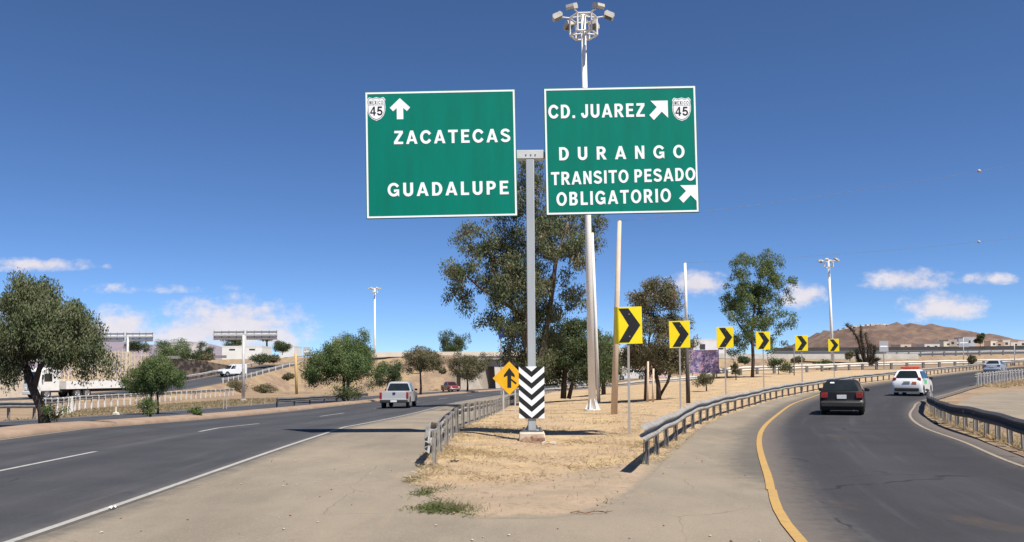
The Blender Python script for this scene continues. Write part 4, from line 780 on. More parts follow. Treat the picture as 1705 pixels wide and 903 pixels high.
def greenhouse(root, gh, wb, wt, paint, zb, rear=True, side_split=(.5,), glass=GLASS, rear_in=(.10, .10, .16), side_from=.07, name='roof'):
    """gh: (y,z) rear base, rear top, front top, front base"""
    zt = max(z for _, z in gh)
    def hw(z): return wb+(wt-wb)*(z-zb)/(zt-zb)
    m = MB(); vs = []; (ya, za), (yb_, zb_), (yc_, zc_), (yd, zd) = gh
    prof = [(ya, za), (yb_-.02, zb_-.05), (yb_+.06, zb_), ((yb_+yc_)/2, zt+.02), (yc_-.1, zc_), (yc_+.02, zc_-.05), (yd, zd)]
    for s, dx, dzz in ((-1, 0, -.05), (-1, .10, 0), (1, .10, 0), (1, 0, -.05)):
        for (y, z) in prof: top = z > (za+zt)/2; vs.append((s*(hw(z)-dx*(1 if top else .4)), y, z+(dzz if top else 0)))
    n = len(prof); fs = [tuple(range(n)), tuple(range(3*n, 4*n))]
    for k in range(3):
        for i in range(n-1): fs.append((k*n+i, k*n+i+1, (k+1)*n+i+1, (k+1)*n+i))
    m.add(vs, fs); o = m.build(name, paint, root); o.data.polygons.foreach_set('use_smooth', [True]*len(o.data.polygons)); o.data.set_sharp_from_angle(angle=R(35))
    def quadglass(nm, P, off):
        P = [Vector(p) for p in P]; nn = (P[1]-P[0]).cross(P[3]-P[0]).normalized()
        if nn.dot(Vector(off)) < 0: nn = -nn
        # rounded corners
        poly = []; 
        for i in range(4):
            a, b_, c_ = P[i-1], P[i], P[(i+1) % 4]; r = .10*min((a-b_).length, (c_-b_).length)+.01; u, v = (a-b_).normalized(), (c_-b_).normalized()
            poly += [b_+u*r, b_+(u+v)*r*.32, b_+v*r]
        k = len(poly); q = MB(); q.add([p+nn*.012 for p in poly]+[p-nn*.02 for p in poly], [tuple(range(k)), tuple(range(2*k-1, k-1, -1))]+[(i, (i+1) % k, (i+1) % k+k, i+k) for i in range(k)]); return q.build(nm, glass, root)
    def lerp(p, q, t): return (p[0]+(q[0]-p[0])*t, p[1]+(q[1]-p[1])*t)
    if rear:
        a = lerp(gh[0], gh[1], rear_in[0]); b_ = lerp(gh[0], gh[1], 1-rear_in[1]); wa, wb2 = hw(a[1])-rear_in[2]*.75, hw(b_[1])-rear_in[2]
        quadglass('rear_window', [(-wa, *a), (wa, *a), (wb2, *b_), (-wb2, *b_)], (0, -1, .3))
    a = lerp(gh[3], gh[2], .06); b_ = lerp(gh[3], gh[2], .86); wa, wb2 = hw(a[1])-.09, hw(b_[1])-.14
    quadglass('windshield', [(-wa, *a), (wa, *a), (wb2, *b_), (-wb2, *b_)], (0, 1, .3))
    cuts = [0]+list(side_split)+[1]
    for s in (-1, 1):
        for i in range(len(cuts)-1):
            lo, hi = .06, .84
            def P(f, h):
                l = lerp(gh[0], gh[1], h); r_ = lerp(gh[3], gh[2], h); y = l[0]+(r_[0]-l[0])*f; z = l[1]+(r_[1]-l[1])*f; return (s*(hw(z)), y, z)
            f0 = cuts[i]+(side_from if i == 0 else .02); f1 = cuts[i+1]-(.06 if i == len(cuts)-2 else .02)
            quadglass('side_window', [P(f0, lo), P(f1, lo), P(f1, hi), P(f0, hi)], (s, 0, 0))
def slab(root, nm, mat, x, y, z, sx, sy, sz, bev=.01, label=None):
    o = MB().box(0, 0, 0, sx, sy, sz).build(nm, mat, root, bevel=bev); o.location = (x, y, z)
    if label: o['label'] = label
    return o
def paint(name, c, rough=.28): return pm(name, c, tuple(k*.88 for k in c), 2, rough=rough, coat=.5, spec=.5)
def mirrors(root, w, y, z, mat):
    for s in (-1, 1): slab(root, 'mirror', mat, s*(w+.09), y, z, .2, .1, .14, .03)
def head(dx, dy): return math.atan2(-dx, dy)
BLK = pm('black_car_paint', (.012, .011, .010), (.02, .017, .015), 3, rough=.38, coat=.12, spec=.3)
# black hatchback
x, y = ray(1405, 690, 32).x, 32.0; p = tag(thing('hatchback_car', 'old black hatchback driving away on the ramp, red tail lamps', 'car', (x, y, gz(x, y)+.004), head(.40, .915))); p.scale = (.9, .9, .9)
OUT = [(-2.0, .30), (-2.02, .55), (-1.93, .62), (-1.9, .92), (-1.75, .98), (.9, .95), (1.75, .78), (1.98, .62), (2.02, .35)]
carbody(p, OUT, .83, BLK, (-1.2, 1.27), .30); greenhouse(p, [(-1.86, .93), (-1.45, 1.40), (.25, 1.41), (1.0, .93)], .80, .60, BLK, .93, side_split=(.3, .62))
slab(p, 'bumper', pm('black_plastic', (.025, .025, .025), (.04, .04, .04), 8, rough=.6), 0, -1.99, .44, 1.62, .2, .24, .05)
for s in (-1, 1): slab(p, 'tail_lamp', REDL, s*.66, -1.92, .80, .26, .08, .22, .02)
slab(p, 'number_plate', PLATE, .0, -1.945, .74, .36, .03, .16, .005); slab(p, 'windscreen_sticker', PLATE, -.36, -1.56, 1.30, .16, .03, .07, .003).rotation_euler = (R(-41), 0, 0)
mirrors(p, .83, .75, .98, BLK); MB().tube([(.45, -1.75, .22), (.45, -2.06, .2)], .03, 8).build('exhaust_pipe', GALV_D, p)
for sx in (-.71, .71):
    for yy in (-1.2, 1.27): wheel(p, sx, yy, .30, .2)
# white patrol style hatchback with a red light bar
WP_ = paint('white_car_paint', (.78, .78, .77)); x, y = ray(1520, 660, 50).x, 50.0
p = thing('hatchback_car', 'small white hatchback with a red roof light bar and coloured decals', 'car', (x, y, gz(x, y)+.004), head(.585, .81))
OUT = [(-1.75, .34), (-1.78, .62), (-1.72, .85), (-1.62, 1.0), (-.9, 1.03), (.85, .98), (1.5, .82), (1.74, .62), (1.78, .36)]
carbody(p, OUT, .80, WP_, (-1.12, 1.17), .29); greenhouse(p, [(-1.62, .97), (-1.25, 1.50), (.10, 1.52), (1.0, .96)], .78, .58, WP_, .97, side_split=(.24, .6))
slab(p, 'bumper', pm('black_plastic', (.025, .025, .025)), 0, -1.74, .36, 1.30, .14, .2, .04)
for s in (-1, 1): slab(p, 'tail_lamp', REDL, s*.66, -1.62, .94, .17, .12, .26, .03)
slab(p, 'number_plate', pm('grey_plate', (.35, .37, .38)), 0, -1.775, .78, .36, .03, .13, .005)
slab(p, 'light_bar', pm('red_light_bar', (.72, .10, .04), (.55, .06, .03), 6, rough=.25), 0, -.45, 1.63, 1.05, .28, .14, .04); slab(p, 'light_bar_mount', DARK, 0, -.45, 1.545, .8, .2, .05)
for nm, c_, yy, zz, a, b2 in [('green_decal', (.12, .50, .22), -.55, .80, .8, .22), ('teal_decal', (.10, .45, .45), -1.05, .95, .3, .2)]: slab(p, nm, pm(nm, c_), .802, yy, zz, .006, a, b2, 0)
slab(p, 'orange_emblem', pm('orange_emblem', (.75, .22, .08)), .40, -1.77, .74, .24, .01, .16, 0)
mirrors(p, .80, .7, 1.0, DARK)
for sx in (-.69, .69):
    for yy in (-1.12, 1.17): wheel(p, sx, yy, .29, .19)
# silver saloon
SV = paint('silver_car_paint', (.40, .44, .50)); x, y = ray(1657, 618, 95).x, 95.0
def saloon(label, col, x, y, hd_, z=None):
    p = thing('saloon_car', label, 'car', (x, y, (gz(x, y) if z is None else z)+.004), hd_)
    carbody(p, [(-2.2, .32), (-2.23, .6), (-2.15, .95), (-1.5, 1.02), (.9, .97), (1.9, .8), (2.2, .6), (2.22, .36)], .86, col, (-1.32, 1.38), .31); greenhouse(p, [(-1.7, 1.0), (-.95, 1.44), (.3, 1.45), (1.15, .96)], .82, .60, col, .98, side_split=(.5,))
    for s in (-1, 1): slab(p, 'tail_lamp', REDL, s*.68, -2.16, .84, .3, .08, .16, .02)
    slab(p, 'number_plate', PLATE, 0, -2.235, .72, .36, .02, .14, .004); slab(p, 'bumper', col, 0, -2.18, .45, 1.66, .16, .22, .05); mirrors(p, .85, .75, 1.0, col)
    for sx in (-.74, .74):
        for yy in (-1.32, 1.38): wheel(p, sx, yy, .31, .2)
    return p
saloon('silver saloon car climbing the ramp at the far right', SV, x, y, head(.62, .78))
# silver pickup
PK = paint('silver_pickup_paint', (.44, .44, .44), .4); x, y = ray(665, 682, 55.5).x, 55.5
p = thing('pickup_truck', 'silver pickup truck with dark rear bumper driving away on the left road', 'pickup truck', (x, y, gz(x, y)+.004), 0); p.scale = (.95, .95, .95)
carbody(p, [(-.35, .45), (-.35, 1.12), (1.1, 1.13), (2.1, 1.06), (2.62, .95), (2.68, .5)], .96, PK, (1.75,), .38, zbot=.42)
greenhouse(p, [(-.33, 1.12), (-.2, 1.76), (.72, 1.78), (1.35, 1.12)], .90, .70, PK, 1.12, side_split=(.5,), rear_in=(.08, .14, .12), name='cab_roof')
bd = MB(); bd.box(0, -1.55, .62, 1.7, 2.36, .1); 
for s in (-1, 1):
    poly = [(-2.68, .5), (-2.68, 1.14), (-.38, 1.14), (-.38, .5)]+[(-1.62+math.cos(math.pi*k/8)*.45, .42+math.sin(math.pi*k/8)*.42) for k in range(9)]
    bd.prism(poly, 'x', s*.86, s*.955)
bd.build('cargo_bed', PK, p, bevel=.012); slab(p, 'tailgate', PK, 0, -2.66, .87, 1.62, .07, .56, .02)
o = MB().lathe([(0, 0), (.10, 0), (.10, .015)], 20).build('emblem', pm('blue_emblem', (.03, .06, .25)), p); o.location = (0, -2.70, 1.0); o.rotation_euler = (R(90), 0, 0); o.scale = (1, .55, 1)
slab(p, 'tailgate_handle', DARK, 0, -2.70, 1.08, .2, .02, .06)
slab(p, 'bumper', pm('black_plastic', (.025, .025, .025)), 0, -2.76, .52, 1.84, .2, .2, .03); slab(p, 'number_plate', PLATE, 0, -2.87, .53, .42, .02, .13, .004)
for s in (-1, 1): slab(p, 'tail_lamp', REDL, s*.885, -2.665, .90, .16, .06, .44, .02)
MB().box(0, 0, .5, .9, 5.0, .18).build('chassis', DARK, p); mirrors(p, .96, .95, 1.22, DARK)
for sx in (-.83, .83):
    for yy in (-1.62, 1.75): wheel(p, sx, yy, .38, .25)
# red pickup far on the left
RD = paint('red_car_paint', (.22, .03, .03)); b = ray(750, 650, 128); z0 = gz(b.x, b.y)
p = thing('small_truck', 'small red car parked by the overpass abutment', 'car', (b.x, b.y, z0+.004), R(205))
carbody(p, [(-2.0, .35), (-2.02, .9), (-1.9, .98), (.9, .97), (1.8, .85), (2.02, .65), (2.02, .38)], .84, RD, (-1.2, 1.27), .32); greenhouse(p, [(-.9, .95), (-.7, 1.5), (.3, 1.5), (.95, .95)], .80, .66, RD, .95)
for s in (-1, 1): slab(p, 'headlamp', PLATE, s*.6, 2.0, .68, .24, .05, .14)
slab(p, 'bumper', CHROME, 0, 2.03, .42, 1.6, .1, .14)
for sx in (-.73, .73):
    for yy in (-1.2, 1.27): wheel(p, sx, yy, .32, .2)
# parked cars glimpsed under the overpass
for px, d, col, lb_, hd_ in [(955, 122, WP_, 'white saloon car glimpsed behind the dark shade tree', 1.2), (1052, 118, WP_, 'white saloon car glimpsed behind the cream pole', 1.4), (1020, 126, SV, 'grey saloon car glimpsed between the light mast and the cream pole', 1.5)]:
    b = ray(px, 636, d); saloon(lb_, col, b.x, d, hd_)
# ------------------------------------------------------------------ left ramp, overpass and embankments
EARTH = ground_material(); EARTH.name = 'embankment_soil'
def embank(name, path, wtop, slope_l, slope_r, zbase, mat, road=None, road_w=0, nsub=6):
    P = spline(path, 2.5); n, _ = normals2(P); Z = P[:, 2]; rs = np.random.RandomState(11); vs = []; nc = 2*nsub+2
    for i in range(len(P)):
        row = []
        for s, sl in ((-1, slope_l), (1, slope_r)):
            pts = []
            for k in range(nsub+1):
                f = k/nsub; drop = (Z[i]-zbase)*f; off = wtop/2+drop*sl+(rs.uniform(-.25, .25) if 0 < k else 0); pts.append((P[i, 0]+n[i, 0]*s*off, P[i, 1]+n[i, 1]*s*off, Z[i]-drop+(rs.uniform(-.12, .12) if 0 < k else 0)))
            row += pts[::-1] if s < 0 else pts
        vs += row
    o = npmesh(name, np.array(vs), grid_faces(len(P), nc), mat, smooth=True); struct(o)
    if road: strip('ramp_road', np.concatenate([P[:, :2]-n*road_w/2, Z[:, None]], 1), np.concatenate([P[:, :2]+n*road_w/2, Z[:, None]], 1), road, .03, 7)
    return P, n
RP = [(-80, 66, -1.0), (-64, 76, -.9), (-51, 88, -.75), (-45.5, 104, -.35), (-45.5, 122, .45), (-46.2, 138, 1.3), (-44, 152, 2.9), (-40.5, 164, 4.3), (-36, 176, 5.0)]
PR, NR = embank('embankment', RP, 8.6, 1.6, 1.7, -2.2, EARTH, MAT_FAR, 7.2)
guardrail('upper guardrail with white posts along the left ramp edge', [tuple(np.append(PR[i, :2]+NR[i]*3.9, PR[i, 2])) for i in range(26, len(PR), 3)], .8, -1, 2.6, mat=GALV_L, pmat=WHITE)
guardrail('far guardrail with dark gaps along the outer left ramp edge', [tuple(np.append(PR[i, :2]-NR[i]*3.9, PR[i, 2])) for i in range(26, len(PR), 3)], .8, 1, 2.6, mat=GALV_L, pmat=GALV_D)
# overpass: embankment left, bridge in the middle, embankment right
ZD = 5.15
embank('embankment', [(-60, 168, 4.4), (-40, 163, 4.7), (-25, 160, 4.85), (-9.0, 158, 4.85)], 11, 1.9, 1.7, -2.2, EARTH)
embank('embankment', [(27, 160, 4.4), (38, 160, 4.0), (52, 159, 3.6)], 11, 1.9, 1.7, 1.0, EARTH)
T = thing('overpass', 'cream concrete overpass crossing the left road behind the trees', 'bridge', (8, 158.5, 0))
CRB = pm('cream_bridge_concrete', (.74, .66, .54), (.62, .54, .43), .5, rough=.9)
MB().box(0, 6.5, ZD-.75, 42, 23.5, .7).build('deck', CRB, T)
for yy in (-5.3, 18.3): MB().box(-4, yy, ZD-.1, 62, .3, .85).build('parapet', CRB, T)
for yy in (-4.3, 6, 17.3): MB().box(0, yy, ZD-1.75, 40, .5, 1.3).build('girder', pm('weathered_concrete', (.42, .37, .30)), T)
for xx in (-10.4, 9.0): MB().prism([(-.6, -2.4), (.6, -2.4), (.9, 2.75), (-.9, 2.75)], 'y', -4.6, -3.2).build('pier', CRB, T, bevel=.04).location = (xx, 0, 0)
MB().prism([(-21, -5.4), (-13.4, -5.4), (-4.2, 17.5), (-21, 17.5)], 'z', -2.4, ZD-1.12).build('abutment', pm('weathered_concrete', (.42, .37, .30)), T)
MB().prism([(21, -5.4), (19.5, -5.4), (26, 17.5), (29, 17.5)], 'z', -2.4, ZD-1.12).build('abutment', pm('weathered_concrete', (.42, .37, .30)), T)
MB().prism([(-17.4, -2.2), (-13.1, -2.2), (-15.6, 2.9), (-17.4, 3.6)], 'y', -6.4, -5.42).build('slope_paving', pm('slope_paving', (.58, .53, .45), (.45, .40, .34), .8), T)
# long white parapet and open rail of the elevated road on the right
pp = [(30, 152.2), (45, 154), (60, 153.5), (73, 152.5)]
t = thing('concrete_barrier', 'long low white barrier along the elevated road behind the chevron signs', 'barrier', (30, 153.5, 4.4)); P = spline([(27, 154.4, 4.5), (45, 154.4, 4.1), (60, 153.4, 3.95), (74, 152.4, 3.85)], 2)
m = MB()
for i in range(len(P)-1):
    a, b = P[i]-np.array([30, 153.5, 4.4]), P[i+1]-np.array([30, 153.5, 4.4]); v = [(q[0], q[1]+dy, q[2]+dz) for q in (a, b) for dy, dz in ((-.2, -.3), (.2, -.3), (.12, .62), (-.12, .62))]
    m.add(v, [(0, 4, 7, 3), (3, 7, 6, 2), (2, 6, 5, 1)]+([(0, 3, 2, 1)] if i == 0 else [])+([(4, 5, 6, 7)] if i == len(P)-2 else []))
m.build('wall', pm('dusty_white_wall', (.56, .53, .47), (.40, .37, .32), .6, rough=.85), t)
_px = np.linspace(1290, 1860, 36)
fr_ = np.array([ray(px, np.interp(px, [1290, 1450, 1640, 1860], [597, 596, 592, 588]), 156.5) for px in _px]); bk_ = np.array([ray(px, np.interp(px, [1290, 1450, 1640, 1860], [585, 584, 582.5, 579]), 182) for px in _px])
strip('elevated_road', fr_, bk_, MAT_FAR, 0.0, 9)
t = thing('concrete_barrier', 'dark parapet wall along the far edge of the elevated road below the houses', 'barrier', tuple(bk_[0])); m = MB()
for i in range(len(bk_)-1):
    a, b = bk_[i]-bk_[0], bk_[i+1]-bk_[0]; v = [(q[0], q[1]+dy, q[2]+dz) for q in (a, b) for dy, dz in ((.02, -.6), (.4, -.6), (.32, .75), (.10, .75))]
    m.add(v, [(0, 4, 7, 3), (3, 7, 6, 2), (2, 6, 5, 1)]+([(0, 3, 2, 1)] if i == 0 else [])+([(4, 5, 6, 7)] if i == len(bk_)-2 else []))
m.build('wall', pm('dark_parapet', (.075, .065, .06), (.04, .036, .034), .5, rough=.9), t)
struct(npmesh('embankment', np.concatenate([np.array([fr_[:, 0], fr_[:, 1]-6, np.full(len(fr_), 1.2)]).T, np.array([fr_[:, 0], fr_[:, 1]-1, fr_[:, 2]-.02]).T, np.array([bk_[:, 0], bk_[:, 1]+1.2, bk_[:, 2]-.1]).T, np.array([bk_[:, 0], bk_[:, 1]+8, np.full(len(fr_), 1.0)]).T]), grid_faces(4, len(fr_)), EARTH, smooth=False))
guardrail('open guardrail with dark gaps continuing the white barrier to the right', [tuple(q-np.array([0, .6, .15])) for q in fr_[11:36:2]], 1.0, 1, 2.2, mat=GALV_L, pmat=GALV_D, back=-1, psize=(.1, .5))
# truck with a beige stake trailer on the ramp
b = Vector((-48.6, 86.5, 0)); b.z = -.72
dirv = Vector((-7.0, -16.0)); p = thing('stake_truck', 'white truck with long trailer of beige stake cages on the left ramp', 'truck', tuple(b), head(dirv.x, dirv.y))
cb = MB(); cb.prism([(-1.1, .75), (1.15, .75), (1.25, 1.5), (.95, 2.9), (.4, 3.15), (-1.1, 3.2)], 'x', -1.2, 1.2); cb.build('cab', WHITE, p, bevel=.08)
MB().prism([(1.27, 1.62), (1.0, 2.75), (.95, 2.75), (1.2, 1.62)], 'x', -1.05, 1.05).build('windshield', GLASS, p)
for s in (-1, 1): MB().box(s*1.205, .25, 2.15, .02, .9, .8).build('side_window', GLASS, p); slab(p, 'headlamp', PLATE, s*.85, 1.22, 1.0, .4, .1, .22); slab(p, 'mirror', DARK, s*1.4, 1.0, 2.2, .15, .1, .5)
slab(p, 'grille', pm('grey_grille', (.25, .25, .26)), 0, 1.24, 1.15, 1.1, .06, .5); slab(p, 'bumper', WHITE, 0, 1.22, .6, 2.4, .3, .35, .05)
MB().box(0, -8, .75, 1.0, 14, .3).build('chassis', DARK, p); MB().box(0, -8.6, 1.35, 2.5, 13.6, .85).build('trailer_side', WHITE, p)
CG = pm('beige_stakes', (.66, .54, .38), (.5, .4, .28), 3)
for i in range(5):
    y1 = -1.95-i*2.7; m = MB(); ht = [2.1, 2.5, 3.2, 2.9, 2.4][i]
    for s in (-1, 1):
        for k in range(6): hk = ht+rnd.uniform(-.1, .35); m.box(s*1.2, y1-k*.5, 1.78+hk/2, .07, .10, hk)
        for zz in np.linspace(.1, ht-.05, 5): m.box(s*1.2, y1-1.25, 1.78+zz, .05, 2.6, .10)
    for k in range(5): m.box(-1.0+k*.5, y1-2.5, 1.78+ht/2, .1, .06, ht)
    m.build('stake_cage', CG, p)
for yy in (.35, -3.2, -4.4, -12.4, -13.6):
    for sx in (-1.0, 1.0): wheel(p, sx, yy, .5, .34)
# white van on the upper ramp
i = int(np.argmin(np.abs(PR[:, 1]-137))); b = PR[i].copy(); p = thing('white_van', 'white pickup style van coming down the left ramp behind the sign pole', 'van', (b[0], b[1], b[2]+.04), head(-.65, -.75))
carbody(p, [(-2.2, .45), (-2.2, 1.9), (-2.1, 1.98), (-.2, 1.98), (.0, 1.15), (1.2, 1.12), (2.1, 1.0), (2.25, .85), (2.25, .45)], .9, WP_, (-1.35, 1.4), .36, zbot=.4); greenhouse(p, [(-.4, 1.12), (-.3, 1.86), (.3, 1.84), (.95, 1.12)], .86, .72, WP_, 1.12, rear=False)
for s in (-1, 1): slab(p, 'headlamp', PLATE, s*.68, 2.22, .85, .28, .06, .18)
slab(p, 'bumper', DARK, 0, 2.24, .55, 1.7, .12, .16)
for sx in (-.78, .78):
    for yy in (-1.35, 1.4): wheel(p, sx, yy, .36, .22)
# ------------------------------------------------------------------ sign gantries seen from behind, left
def backsign(label, px, base_y, d, x0, x1, y0, y1, zgr=None):
    b = ray(px, base_y, d); b.z = gz(b.x, d) if zgr is None else zgr; t = thing('sign_gantry', label, 'road sign', tuple(b)); k = d/F; hh = ray(px, (y0+y1)/2, d).z-b.z
    MB().tube([(0, 0, -.2), (0, 0, hh)], [.17, .14], 10).build('post', GALV_L, t, smooth=True)
    w = (x1-x0)*k; cx = ((x0+x1)/2-px)*k; h = (y1-y0)*k
    for s in (-1, 1):
        ww = w/2-.12; pn = MB().box(0, 0, 0, ww, .05, h).build('sign_panel', pm('blank_grey_back', (.74, .75, .77), (.62, .63, .66), 1.5, rough=.6), t); pn.location = (cx+s*(ww/2+.1), .12, hh)
        m = MB()
        for z in (-.36, .36): m.box(0, -.05, z*h, ww, .06, .1)
        for q_ in range(5): m.box((-.48+q_*.24)*ww, -.045, 0, .06, .04, h*.96)
        m.build('stiffener', GALV, pn)
    MB().box(cx, 0, hh, w, .14, .16).build('crossbeam', GALV_L, t)
    m = MB(); m.lathe([(0, .12), (.3, .12), (.32, -.1)], 10); m.build('footing', CONC, t); return t
backsign('blank backed double sign on a white pole left of the brown slope', 405, 663, 85, 354, 461, 550, 566)
backsign('blank backed double sign above the truck, partly hidden by trees', 212, 640, 105, 160, 254, 553, 569)
# small things of the left verge
def rel_box(name, label, cat, px, py, mat, dims, cap=None):
    b = gnd(px, py); b.z = gz(b.x, b.y)+.15; t = thing(name, label, cat, tuple(b)); w, h = dims
    MB().prism([(-w, 0), (w, 0), (w*.6, h*.35), (-w*.6, h*.35)], 'y', -w*.8, w*.8).build('base', mat, t, bevel=.02)
    MB().tube([(0, 0, h*.3), (0, 0, h)], [w*.38, w*.3], 8).build('stem', mat, t); return t
rel_box('concrete_stub', 'short white concrete stub on the median between the two left trees', 'marker', 193, 697, pm('dirty_white_concrete', (.66,.6,.5), (.5,.43,.34), 5), (.14, .36))
b = gnd(245, 693); b.z = gz(b.x, b.y)+.15; t = thing('concrete_block', 'pale topped concrete block by the two stemmed tree', 'block', tuple(b)); MB().box(0, 0, .12, .3, .3, .3).build('body', pm('dark_concrete', (.12, .1, .09)), t, bevel=.03); MB().box(0, 0, .30, .42, .36, .07).build('cap', CONC, t, bevel=.02)
for px, py, h in [(372, 681, .7), (377, 681, .75), (418, 676, .5), (441, 672, .8)]:
    b = gnd(px, py); b.z = gz(b.x, b.y); o = MB().tube([(0, 0, -.1), (.02, 0, h)], .022, 6).build('thin_stake', CONC, None); o.location = b; tag(o, 'thin pale stake on the median left of the yellow post', 'stake', 'thin stakes on the left median')
# signs behind the trees
def board(name, label, px, base_y, d, x0, x1, y0, y1, mat, cat, posts=2, lines=0, zgr=None, deco=None):
    c = ray((x0+x1)/2, (y0+y1)/2, d); k = d/F; b = c.copy(); b.z = gz(c.x, d) if zgr is None else zgr; t = thing(name, label, cat, tuple(b)); w, h = (x1-x0)*k, (y1-y0)*k; zc = c.z-b.z
    pn = MB().box(0, 0, 0, w, .05, h).build('panel', mat, t); pn.location = (0, 0, zc)
    for s in ([0] if posts == 1 else [-.42, .42]): MB().box(s*w, .07, (zc+h*.3)/2, .1, .08, zc+h*.3).build('post', GALV, t)
    if deco: deco(pn, w, h)
    return t
def blue_deco(pn, w, h):
    m = MB(); rs = random.Random(2)
    for z, l in ((.18, .7), (-.15, .55)):
        xx = -l*w/2
        while xx < l*w/2: a = rs.uniform(.08, .16); m.box(xx+a/2, -.028, z*h, a, .006, h*.16); xx += a+.09
    m.build('lettering', SIGNW, pn)
board('blue_sign', 'blue road sign with white marks hidden behind eucalyptus leaves', 852, 650, 70, 830, 878, 538, 562, pm('blue_sign_sheeting', (.02, .07, .42), (.015, .055, .36), 2, rough=.45), 'road sign', deco=blue_deco)
def banner_mat():
    m, t, b = newmat('printed_banner', .6); n = tnoise(t, 1.5, 2, .5, (1, 1, 1.6)); n2 = tnoise(t, 3.5, 3, .6, (1, 1, 3))
    c = mixc(t, ramp(t, n, .40, .60), (.07, .08, .22), (.33, .23, .33)); c = mixc(t, ramp(t, n2, .55, .66), c, (.42, .16, .17)); c = mixc(t, ramp(t, n2, .42, .36), c, (.52, .50, .54)); L(t, c, b.inputs['Base Color']); return m
BAN = banner_mat()
board('banner', 'large printed banner on posts right of the slim dark pole', 1172, 640, 86, 1149, 1197, 583, 622, BAN, 'banner')
board('banner', 'small white and red printed banner behind the brown tree', 1090, 640, 95, 1077, 1112, 608, 628, pm('pale_banner', (.6, .5, .55), (.4, .1, .2), 2.2, contrast=(.5, .58)), 'banner')
def plain(pn, w, h): MB().box(0, -.03, 0, w*.8, .008, h*.1).build('stripe', SIGNW, pn)
board('grey_sign', 'grey sign panel on a thin post right of the yucca', 1471, 610, 112, 1464, 1479, 568, 586, pm('grey_sign_back', (.36, .38, .42)), 'road sign', 1, deco=plain)
board('grey_sign', 'grey sign panel on a thin post before the hillside houses', 1604, 610, 140, 1596, 1613, 564, 578, pm('grey_sign_back', (.36, .38, .42)), 'road sign', 1, deco=plain)
board('grey_sign', 'small pale sign at the top of the left ramp', 511, 640, 150, 505, 517, 578, 592, pm('pale_sign_back', (.5, .53, .52)), 'road sign', 1, deco=plain)
board('grey_sign', 'pair of small white signs over the round tree', 562, 640, 120, 554, 570, 563, 573, pm('pale_sign_back', (.5, .53, .52)), 'road sign', 1, deco=plain)
# thin lamp/sign posts at the right background
for px, y0, y1, d, lb_ in [(1604, 562, 602, 125, 'thin pale post behind the bright rail'), (1689, 572, 600, 125, 'thin pale post at the right edge before the far houses'), (1322, 578, 612, 90, 'thin dark post between the fourth and fifth chevron signs')]:
    a = ray(px, y1, d); a.z = gz(a.x, d); pole('thin_post', lb_, a, ray(px, y0, d), .06, .05, [GALV_L if px > 1400 else GALV_D], cat='post')
# ------------------------------------------------------------------ hills and far houses
def hill(name, pts, d, depth, mat, zb=-5, seed=1, amp=.03):
    """pts: (px,py) skyline of the photograph, built as a full ridge with slopes on both sides"""
    P = spline([(px, py) for px, py in pts], 6); rs = np.random.RandomState(seed); n = len(P); rows = []; nr = 26
    sk = np.array([ray(px, py, d) for px, py in P])
    rough = np.array([[rs.normal() for _ in range(n)] for _ in range(nr)]); 
    for r in range(nr):
        t = -1+2*r/(nr-1); f = (math.cos(math.pi*t)+1)/2; f = f**.85
        row = sk.copy(); row[:, 1] += t*depth; row[:, 2] = zb+(sk[:, 2]-zb)*f*(1+(0 if abs(t) < .05 else amp*rough[r]*.5)); rows.append(row)
    o = npmesh(name, np.array(rows).reshape(-1, 3), grid_faces(nr, n), mat, smooth=True); return struct(o)
def hill_mat(name, a, b, c, sc):
    m, t, bb = newmat(name, .95); n = tnoise(t, sc, 7, .65); n2 = tnoise(t, sc*4, 5, .65)
    col = mixc(t, ramp(t, n, .38, .62), a, b); col = mixc(t, ramp(t, n2, .5, .68, 0, .7), col, c); L(t, col, bb.inputs['Base Color']); return m
HM = hill_mat('brown_hillside', (.125, .082, .066), (.205, .138, .10), (.075, .058, .048), .03)
hill('hills', [(1210, 600), (1270, 594), (1310, 588), (1345, 572), (1375, 556), (1405, 548), (1440, 544.5), (1480, 543), (1515, 546), (1550, 552), (1590, 560), (1630, 569), (1680, 580), (1760, 592)], 1500, 520, HM, 0, 3, .10)
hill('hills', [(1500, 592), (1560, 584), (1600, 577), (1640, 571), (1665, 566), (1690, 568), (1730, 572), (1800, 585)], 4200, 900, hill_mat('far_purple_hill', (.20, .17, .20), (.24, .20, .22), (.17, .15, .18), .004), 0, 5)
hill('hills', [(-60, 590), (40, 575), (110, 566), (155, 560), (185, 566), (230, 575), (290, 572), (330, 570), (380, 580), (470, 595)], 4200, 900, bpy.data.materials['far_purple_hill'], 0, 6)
hill('hills', [(480, 606), (560, 602), (700, 603), (850, 600), (1000, 602), (1150, 600), (1260, 604)], 1700, 400, HM, 0, 8)
WINM = pm('dark_window', (.05, .05, .055)); 
